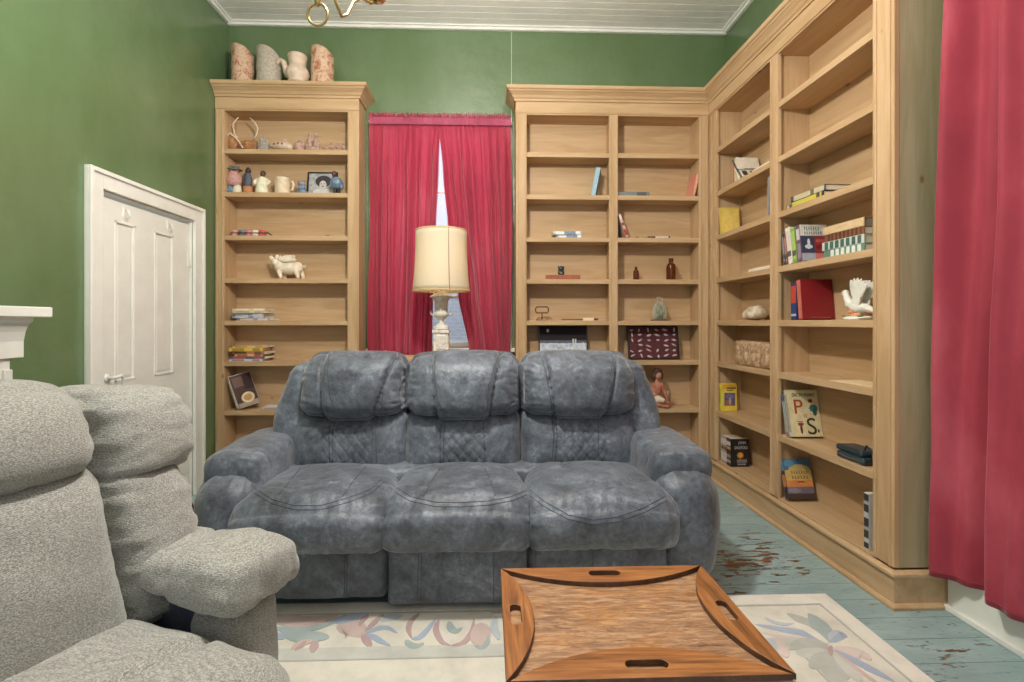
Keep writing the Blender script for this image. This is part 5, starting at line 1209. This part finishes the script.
# carved seated figure, seventh shelf
figure('carved_figure', 'reddish carved figure of a seated dark-haired child, by the right end of the sofa', 'figurine', 659, z7, 3.59, [
    ('clay_torso', mottled('red_brown_clay', [(132,74,56),(176,112,90),(196,140,116)], 30, .6), [('e',(-2,0,19),(5,3.6,8)),('e',(-2,0,27),(2.4,2.2,3)),('t',[(-6,0,24),(-8,-1,16),(-5,-3,12)],[2,1.6,1.3]),('t',[(2,0,25),(5,-1,18),(6,-3,12),(9,-3,4)],[2.2,1.8,1.7,1.4])], .6),
    ('head', mottled('red_brown_clay_face', [(156,100,80),(196,146,124)], 30, .6), [('e',(-1,-.8,32.5),(3.6,3.6,4.6)),('e',(-1,-4.3,31.8),(.8,.9,1.2))], .45), ('hair', mottled('dark_hair_glaze', [(50,34,28),(96,66,50)], 60, .7), [('e',(-2,.8,35.5),(5,4.2,4.6)),('e',(-5.4,0,31),(2.2,2.6,4)),('e',(3,.8,32),(1.8,2.4,4)),('e',(-1,-1.5,37.4),(4,2.6,2))], .5),
    ('white_shorts', paint((216,200,180)), [('e',(-2,-1,8),(6,4,4.6)),('t',[(-2,-2,9),(4,-4,7)],[3,2.6])], .6), ('leg', mottled('red_brown_clay_leg', [(150,90,70),(190,130,106)], 30, .6), [('t',[(-4,-2,6),(-3,-5,3),(4,-6,1.6),(8,-6,1.6)],[2.2,2,1.7,1.4]),('t',[(3,-4,7),(8,-4,5),(12,-4,1.6)],[2.2,1.8,1.2])], .55),
    ('drum', mottled('carved_drum', [(120,90,60),(170,140,104)], 40, .6), [('l',[(2.4,6),(3,12),(2.4,18)],(9,0,0))])])
# --- side bookcase, far bay
XS_ = XC+.022
def Yp(px, X=None): return Y_at(px, XS_ if X is None else X)
LEAN = lambda a: Rx(-a) @ SIDE
# r2: white papers and grey magazine draped, plus thin standing paperbacks
y = Yp(731.0)
for i, (c, lb) in enumerate((((176,120,84), 'thin brown paperback standing at the far end, second shelf of the side bookcase'), ((214,196,166), 'thin cream paperback standing near the far end, second shelf of the side bookcase'))):
    book(lb, .014, .13, .135, c, (XS_, y-.02*i-.03, z2+.001), LEAN(3), 'thin paperbacks standing on the second shelf', soft=True)
book('white paperback leaning on the thin paperbacks, second shelf of the side bookcase', .022, .15, .165, (226,216,196), (XS_, y-.09, z2+.004), LEAN(16), soft=True, art=((.3,.1,.95,.5,(120,112,104)),))
book('grey magazine with black and white cover slumped over books high in the side bookcase', .014, .17, .20, (112,108,104), (XS_+.0, y-.135, z2+.004), LEAN(38), name='magazine', soft=True, cat='magazine', art=((.02,.02,.98,.40,(214,206,188)),(.1,.1,.3,.36,(60,56,54)),(.42,.06,.56,.34,(70,66,62)),(.68,.12,.82,.36,(60,58,56)),(.1,.5,.9,.94,(92,88,86)),(.2,.6,.5,.8,(140,134,126))))
book('white booklet lying flat beside the slumped grey magazine, side bookcase', .016, .17, .19, (232,220,198), (XS_, 2.810, z2+.001), SIDE @ FLAT, name='booklet', soft=True, cat='booklet')
# r3: yellow book at far partition, small papers, grey book at near stile
book('plain yellow hardback leaning at the far end, third shelf of the side bookcase', .020, .135, .195, (220,190,96), (XS_, 3.420, z3+.002), LEAN(5), art=((.06,.05,.96,.95,(226,198,104)),))
for i in range(3):
    book(('curled white card nearest the yellow hardback, third shelf of the side bookcase','small white card between two others, third shelf of the side bookcase','small pink-white card nearest the grey book, third shelf of the side bookcase')[i], .004+.002*i, .05, .07, ((226,210,190),(206,190,176),(232,216,200))[i], (XS_+.012, 2.98-.085*i, z3+.001), SIDE @ FLAT, 'small cards on the third shelf', 'greeting_card', soft=True, cat='card')
book('grey-blue hardback standing against the centre stile, third shelf of the side bookcase', .022, .15, .235, (122,128,134), (XS_, 2.835, z3+.001), LEAN(-2), spine=((.0,1,(140,144,146)),))
# r4: white magazines flat
for i, lb in enumerate(('white magazine under another one, fourth shelf of the side bookcase', 'cream magazine resting on a white one, fourth shelf of the side bookcase')):
    book(lb, .010, .17, .27, ((230,222,204),(236,226,200))[i], (XS_+.0, 2.775+.02*i, z4+.001+.011*i), Rz(-3*i) @ SIDE @ FLAT, 'magazines lying on the fourth shelf', 'magazine', soft=True, cat='magazine')
# r5: pale stone skull-like shell
stone = mottled('bleached_shell', [(160,140,112),(206,190,164),(230,218,198)], 26, .8, 6, .8)
figure('fossil_shell', 'lumpy bleached fossil shell on the fifth shelf of the side bookcase', 'fossil', 0, z5, 3.10, [
    ('shell_body', stone, [('e',(0,0,5.4),(8,11,5.4)),('e',(-1,6,5),(6.5,6,4.8)),('e',(-2,-6,6.4),(6,6,5.6)),('e',(-4,-1,8.8),(3,5,2.4)),('e',(-6,4,4),(3,3,3)),('e',(-6.6,-5,4),(3,3.4,3))], .5),
    ('shell_ridge', stone, [('t',[(-6,-8+q*3.2,2),(-6,-8+q*3.2,8),(0,-7+q*3,11)],.6) for q in range(5)])], X=XC+.105, U_=.0081)
# r6: carved book-shaped blocks
carv = mottled('carved_sandstone', [(140,104,74),(186,152,118),(216,190,156)], 44, .8, 6, .7)
for i, (ya, yb, lb) in enumerate(((2.935, 3.215, 'longer carved tan stone block with worn reliefs, farther of the pair in the side bookcase'), (2.775, 2.905, 'carved tan stone block nearer the centre stile, sixth shelf of the side bookcase'))):
    o = thing('carved_block', lb, 'carving', (XC+.05, (ya+yb)/2, .867))
    m = MB(); hh = .158 if i == 0 else .15
    m.soft((XC+.02, XC+.16), (ya, yb), (.867, .867+hh), .012, .012, None, lambda p, u: .004*nz(p, 30, 26, 26, 3)-.006*max(0, sin((p.y)*2*pi/.085))**6*(p.x < XC+.03)); m.build('block', carv, o, world=True)
    n_ = 3 if i == 0 else 1
    for k in range(n_):
        yc = ya+(yb-ya)*(k+.5)/n_; q = MB(); q.ell((XC+.022, yc, .867+hh*.68), (.010,.020,.024)); q.ell((XC+.024, yc, .867+hh*.36), (.012,.028,.042)); q.build('relief_figure', carv, o, world=True)
m = None
# r7: yellow book with picture
book('bright yellow paperback with a small picture on its cover, seventh shelf', .022, .115, .198, (226,200,70), (XS_, 3.425, .513), LEAN(1.5), soft=True, spine=((.0,.30,(214,206,90)),(.30,.85,(156,176,70)),(.85,1,(224,196,84))),
     art=((.02,.02,.98,.98,(232,206,74)),(.1,.78,.95,.96,(226,170,70)),(.35,.80,.94,.86,(120,96,40)),(.35,.73,.78,.77,(130,116,50)),(.2,.20,.88,.66,(104,92,126)),(.25,.24,.55,.40,(150,110,96)),(.3,.44,.8,.62,(120,120,170),.05),(.48,.22,.64,.5,(196,160,140),.05)), texts=())
figure('tea_light', 'tiny pale tea light by the centre stile, seventh shelf of the side bookcase', 'candle', 0, .512, 2.80, [('wax_cup', ivory, [('l', [(2,0),(2.1,1.4),(1.9,1.6)])]), ('wick', dk, [('t', [(0,0,1.5),(0,0,3)], .25)])], X=XC+.035)
# r8: thick paperbacks standing, black thriller at the front
y = 3.420
for t_, c, c2, lb in ((.026,(150,156,150),(200,206,200),'pale green and white paperback at the far end of the bottom row, side bookcase'), (.022,(176,150,130),(220,200,190),'tan paperback second in the bottom row, side bookcase'), (.030,(150,140,156),(206,196,206),'lilac-grey paperback touching the black thriller, bottom row of the side bookcase')):
    book(lb, t_, .105, .185, c, (XS_+.01, y, .156), LEAN(1), 'paperbacks standing in the bottom row', soft=True, spine=((.08,.4,c2),(.5,.62,(110,70,60)),(.7,.92,c2))); y -= t_+.003
book('thick black paperback thriller with white lettering and a yellow emblem, side bookcase', .058, .125, .190, (36,34,36), (XS_+.004, y-.004, .156), LEAN(1), soft=True,
     spine=((.74,.88,(206,200,190)),(.60,.70,(190,150,80)),(.12,.22,(170,164,156)),(.30,.42,(150,144,140))), art=((.34,.30,.70,.52,(206,140,50),.12),(.42,.34,.62,.48,(232,180,70),.1))+bars(.34,.90,.15,.27,9,(202,190,192))+bars(.36,.84,.06,.12,10,(190,176,180)), texts=(('JOHN', .62, .86, .135, (206,206,204), .8), ('SANDFORD', .56, .68, .150, (206,206,204), .62)))
figure('key_tassel', 'small dark tasselled key ring leaning by the centre stile, bottom shelf of the side bookcase', 'key ring', 0, .155, 2.80, [('tassel', dk, [('t', [(0,0,1),(0,-.6,5),(0,-1,9),(0,-1.3,13)], [1.6,1.3,.8,.4]),('t',[(0,1,.6),(-1,2.6,.6)],.4)]), ('ring', M['steel'], [('t', [(1.6*cos(a),-1.3,14.5+1.6*sin(a)) for a in [2*pi*k/12 for k in range(12)]], .3, True)])], X=XC+.04)
# --- side bookcase, near bay
# r3: flat books
z = z3+.001
for i, (t_, c, hh, y0, rz_, sp, lb) in enumerate(((.030,(70,66,60),.25,2.355,0,((.05,.98,(206,196,84)),(.1,.2,(90,84,60))),'yellow spined hardback lying beneath a cream spined one, third shelf of the side bookcase'), (.030,(74,84,86),.26,2.35,2,((.03,.9,(200,190,158)),(.3,.4,(120,110,90))),'cream spined hardback on top of the flat stack, third shelf, near bay'))):
    book(lb, t_, .17, hh, c, (XS_+.004+.006*i, y0, z), Rz(rz_) @ SIDE @ FLAT, 'hardbacks lying flat on the third shelf', spine=sp); z += t_+.001
book('small dark book lying beyond the flat hardbacks, third shelf, near bay of the side bookcase', .022, .11, .036, (96,92,84), (XS_+.004, 2.618, z3+.001), Rz(0) @ SIDE @ FLAT, spine=((.2,.8,(190,184,160)),))
# r4: standing books + stack of hymnals
y = 2.670
for t_, d_, h_, c, c2, ln, lb, kw in ((.016,.14,.175,(70,72,76),(140,146,144),7,'narrow dark paperback at the far end of the fourth shelf, near bay',{}), (.016,.14,.168,(120,86,84),(190,130,110),8,'narrow reddish paperback by the white hardback, fourth shelf, near bay',{}),
      (.034,.165,.205,(232,226,212),(216,206,196),9,'white hardback leaning in the row, fourth shelf, near bay of the side bookcase',{}), (.034,.155,.195,(132,168,84),(170,196,110),8,'bright green paperback in the row, fourth shelf, near bay',{'art':((.05,.05,.95,.95,(136,172,88)),)})):
    book(lb, t_, d_, h_, c, (XS_, y, z4+.003), LEAN(ln), 'books standing in the row on the fourth shelf', soft=c[0] < 200, spine=((.1,.9,c2),(.2,.35,(90,90,84))), **kw); y -= t_+.006
book('paperback with a white dove and a red panel on its cover, fourth shelf', .030, .150, .200, (110,84,104), (XS_, y-.004, z4+.003), LEAN(7), soft=True, spine=((.1,.5,(150,130,150)),(.6,.9,(206,200,200))),
     art=((.0,.70,1,1.0,(222,218,206)),(.02,.24,.5,.68,(58,68,92)),(.5,.24,.98,.68,(150,46,54)),(.02,.02,.5,.22,(170,176,190)),(.5,.02,.98,.22,(206,120,120)),(.14,.34,.42,.46,(214,222,226),.12),(.24,.42,.34,.62,(220,226,230),.1),(.55,.52,.92,.60,(190,90,90)),(.55,.34,.92,.44,(120,30,40)))+bars(.16,.74,.84,.95,7,(84,120,126))+bars(.16,.9,.73,.81,9,(96,130,136)), texts=())
z = z4+.001
for i, (t_, c, sp, dx, lb) in enumerate(((.034,(96,140,120),[(.08+.13*k,.16+.13*k,(220,226,216)) for k in range(6)],0,'green and white spined book at the bottom of the stack of four thick books'), (.040,(200,206,196),[(.06+.13*k,.14+.13*k,(64,104,96)) for k in range(7)],.002,'white book with green bars on its spine, second in the stack of four, near bay'),
      (.036,(132,88,62),[(.06+.1*k,.10+.1*k,(96,60,42)) for k in range(9)],.008,'brown leather-spined book below the top of the stack of four, near bay'), (.040,(196,168,128),[(.02,.98,(214,188,146))],.012,'tan hardback on top of the stack of four, near bay of the side bookcase'))):
    book(lb, t_, .165, .26, c, (XS_+dx, 2.085+.006*i, z), Rz((0,1.5,-1,1)[i]) @ SIDE @ FLAT, 'stacked thick books on the fourth shelf', spine=tuple(sp), pages=PAGE if i < 3 else paint((150,140,124), .8)); z += t_+.001
# r5: blue/red spine book, red book, dove
book('navy blue hardback with a red spine label, fifth shelf, near bay of the side bookcase', .048, .150, .205, (44,62,100), (XS_-.002, 2.602, z5+.001), LEAN(1), spine=((.44,.90,(196,72,56)),(.92,.98,(60,70,96)),(.04,.42,(40,66,116)),(.10,.16,(190,196,206))))
book('large dark red hardback with a plain cover, fifth shelf, near bay of the side bookcase', .034, .172, .212, (136,32,38), (XS_-.002, 2.535, z5+.003), LEAN(6), spine=((.0,1,(176,60,60)),(.02,.98,(196,110,96))), art=((.25,.035,.85,.045,(186,110,90)),))
porc = mottled('white_bisque_porcelain', [(214,216,204),(236,236,224),(226,230,222)], 18, .5)
dov = figure('dove_figurine', 'white porcelain dove with raised fanned wings on a flowered base, fifth shelf', 'figurine', 0, z5, 2.225, [
    ('dove_body', porc, [('e',(0,0,10.5),(5,9.5,4.6),(R(10),0,0)),('e',(-.5,8,13.5),(3.4,4.6,4)),('t',[(-.5,8,14),(-.5,11,18),(-.5,12,21)],[3.4,2.9,2.6]),('e',(-.5,13,22.4),(2.8,3.2,2.8)),('t',[(0,-7,10),(0,-14,7.5),(0,-19,5.5)],[3.4,2.6,1.6])], .55),
    ('beak', paint((222,180,120)), [('t',[(-.5,15.6,22.2),(-.5,18,21.2)],[.9,.2])]),
    ('wing', porc, [('e',(-3.2,-1-11*sin(R(-14+11*q)),14+11*cos(R(-14+11*q))),(.9,2.6,9.5-.35*abs(2-q)),(R(-14+11*q),0,0)) for q in range(6)]+[('e',(-3.2,-2,15),(1.1,4.5,6))], .45),
    ('wing', porc, [('e',(4.2,-2-10*sin(R(-6+11*q)),14+10*cos(R(-6+11*q))),(.9,2.6,8.8-.35*abs(2-q)),(R(-6+11*q),0,0)) for q in range(6)]+[('e',(4.2,-3,15),(1.1,4.5,6))], .45),
    ('tail', porc, [('e',(-3+1.5*q,-17,7),(1.2,6,.8),(R(16),0,R(4*(2-q)))) for q in range(5)], .5),
    ('flower', paint((224,158,110), .5), [('e',(-4+((q*7)%9)-.5,-6+2.4*q,4.2+((q*5)%3)),(1.9,1.9,1.5)) for q in range(7)]),
    ('leaf', paint((110,130,76)), [('e',(-5,9,3),(1.4,3,.8),(R(20),0,0)),('e',(-5,-9,3),(1.4,3,.8),(R(-20),0,0)),('e',(3,8,3),(1.4,3,.8))]),
    ('base', porc, [('l',[(9.6,0),(10,1),(9,2.4),(5,3.2)]),('e',(0,6,1.6),(7,7,1.6)),('e',(0,-6,1.6),(7,7,1.6))], .6)], X=XC+.10, U_=.0058)
# r6: loose sheet
book('loose cream sheets of paper lying on the otherwise empty sixth shelf, near bay', .003, .16, .24, (236,214,172), (XS_+.0, 2.045, .867), Rz(4) @ SIDE @ FLAT, name='loose_sheets', soft=True, cat='paper')
# r7: dictionary leaning with slim grey books behind it
y = 2.645
for t_, c, lb in ((.010,(120,120,124),'slim grey booklet farthest behind the cream dictionary, seventh shelf'), (.012,(150,150,150),'slim silver booklet directly behind the cream dictionary, seventh shelf')):
    book(lb, t_, .17, .232, c, (XS_, y, .516), LEAN(13), 'slim booklets behind the dictionary', name='booklet', soft=True, cat='booklet', spine=((.84,.98,(50,80,140)),(.1,.8,(176,176,172)))); y -= t_+.003
book('large cream dictionary with a red P and black S on its leaning cover', .024, .172, .255, (216,202,158), (XS_, y-.002, .518), LEAN(13), spine=((.0,1,(206,200,180)),(.1,.9,(176,170,150))),
     art=((.02,.02,.98,.98,(222,210,166)),(.66,.52,.94,.68,(60,116,120),.18),(.76,.44,.90,.60,(54,84,76),.15),(.66,.72,.80,.80,(120,50,30),.1),(.22,.24,.42,.30,(150,60,50),.2),(.28,.06,.36,.26,(90,50,44),.1),(.22,.31,.40,.325,(60,60,60)),(.84,.08,.90,.16,(70,70,60),.2)),
     texts=(('DICTIONARY', .53, .885, .10, (30,28,22), .86), ('P', .30, .62, .44, (178,70,44), 1.0), ('o', .50, .45, .16, (178,90,60)), ('T', .31, .17, .22, (120,50,44), .8), ('S', .66, .20, .50, (50,48,34), 1.0)))
# black wallets / small case
o = thing('gadget_case', 'small dark blue-green zipped case with another on top and a wrist strap, seventh shelf', 'case', (XC+.07, 2.16, .513))
dkb = paint((44,58,64), .35, .2)
m = MB(); m.soft((XC+.015, XC+.125), (2.085, 2.255), (.513, .545), .010, .008); m.build('case_body', dkb, o, world=True)
m = MB(); m.soft((XC+.02, XC+.12), (2.105, 2.265), (.546, .572), .009, .008); m.build('case_lid', dkb, o, world=True)
m = MB(); m.tube([(XC+.016, 2.09+.16*k/8, .530+.002*sin(k)) for k in range(9)], .0016, 6); m.build('zip', paint((130,140,140), .4), o, world=True)
m = MB(); m.tube([(XC+.05,2.12,.575),(XC+.045,2.105,.60),(XC+.045,2.08,.585),(XC+.04,2.06,.56),(XC+.035,2.07,.55)], .003, 6); m.build('wrist_strap', paint((36,40,42), .5), o, world=True)
book('thin cream card standing against the near stile, seventh shelf of the side bookcase', .004, .04, .055, (232,214,176), (XS_+.002, 2.030, .513), SIDE, name='card', soft=True, cat='card')
# r8: landscape novel and a black-and-white book at the near stile
book('hardback novel with a sunset mountain landscape on its cover, bottom shelf', .034, .150, .215, (70,60,56), (XS_-.0, 2.655, .162), LEAN(16),
     art=((.0,.0,1,.14,(74,58,52)),(.0,.14,1,.34,(120,110,130)),(.0,.30,1,.50,(222,140,78)),(.0,.46,1,.76,(214,180,108)),(.0,.72,1,1.0,(70,112,146)),(.15,.62,.95,.86,(206,178,110),.04),(.0,.16,.5,.27,(140,134,150),.05),(.5,.34,.95,.46,(232,160,80),.05),(.0,.80,.4,.98,(96,140,170),.03),(.42,.40,.68,.445,(170,80,50)))+bars(.24,.90,.62,.70,7,(124,112,76))+bars(.24,.90,.50,.58,6,(128,108,66)),
     texts=(), spine=((.0,.3,(60,58,66)),(.3,.6,(190,130,90)),(.7,1,(90,130,160))))
book('narrow black and white spined book upright against the near stile, bottom shelf, near bay', .030, .15, .245, (214,212,206), (XS_-.004, 2.085, .156), SIDE, soft=True, spine=((.02,.98,(56,54,52)),(.12,.2,(190,186,180)),(.34,.4,(160,156,150)),(.56,.66,(190,186,180)),(.8,.86,(170,166,160))))
# ============================================================ LIGHT AND CAMERA
def lamp_(name, kind, loc, energy, color, **k):
    d = bpy.data.lights.new(name, kind); d.energy = energy; d.color = color
    for a, v in k.items(): setattr(d, a, v)
    o = bpy.data.objects.new(name, d); COL.objects.link(o); o.location = loc; return o
lamp_('chandelier_glow', 'POINT', (-.20, 1.48, 2.66), KEY, (1.0,.955,.89), shadow_soft_size=.07)
lamp_('lamp_bulb_glow', 'POINT', (LX, LY, LZ+z2_lamp), 24, (1,.80,.56), shadow_soft_size=.03)
w = bpy.data.worlds.new('daylight'); SC.world = w; w.use_nodes = True
w.node_tree.nodes['Background'].inputs[0].default_value = (.90,.95,1.0,1); w.node_tree.nodes['Background'].inputs[1].default_value = WORLD
o_ = lamp_('outdoor_daylight', 'AREA', (-.36, YB+1.2, 2.6), 85, (.82,.9,1.0), shape='RECTANGLE', size=1.6, size_y=2.2); o_.rotation_euler = (R(-78), 0, 0)
s_ = lamp_('ceiling_fill_spot', 'SPOT', (.1, .0, 1.62), 320, (1,.98,.95), spot_size=R(62), spot_blend=1.0, shadow_soft_size=.05); s_.rotation_euler = (R(90+52), 0, 0)
a = lamp_('camera_side_fill', 'AREA', (.2, -1.1, 1.9), FILL, (.98,.98,1.0), shape='RECTANGLE', size=3.4, size_y=2.4)
a.rotation_euler = (R(86), 0, 0)
cam = bpy.data.cameras.new('camera'); co = bpy.data.objects.new('camera', cam); COL.objects.link(co)
co.location = (0, 0, EYE); co.rotation_euler = (R(90), 0, -TH)
cam.sensor_fit = 'HORIZONTAL'; cam.sensor_width = 36; cam.lens = F*36/1024
cam.shift_x = (512-PX)/1024; cam.shift_y = -(341-HZ)/1024; cam.clip_start = .02
SC.camera = co
vs = SC.view_settings; vs.view_transform = 'Standard'; vs.look = 'None'; vs.gamma = 1.0; vs.use_curve_mapping = False; vs.exposure = EXPO
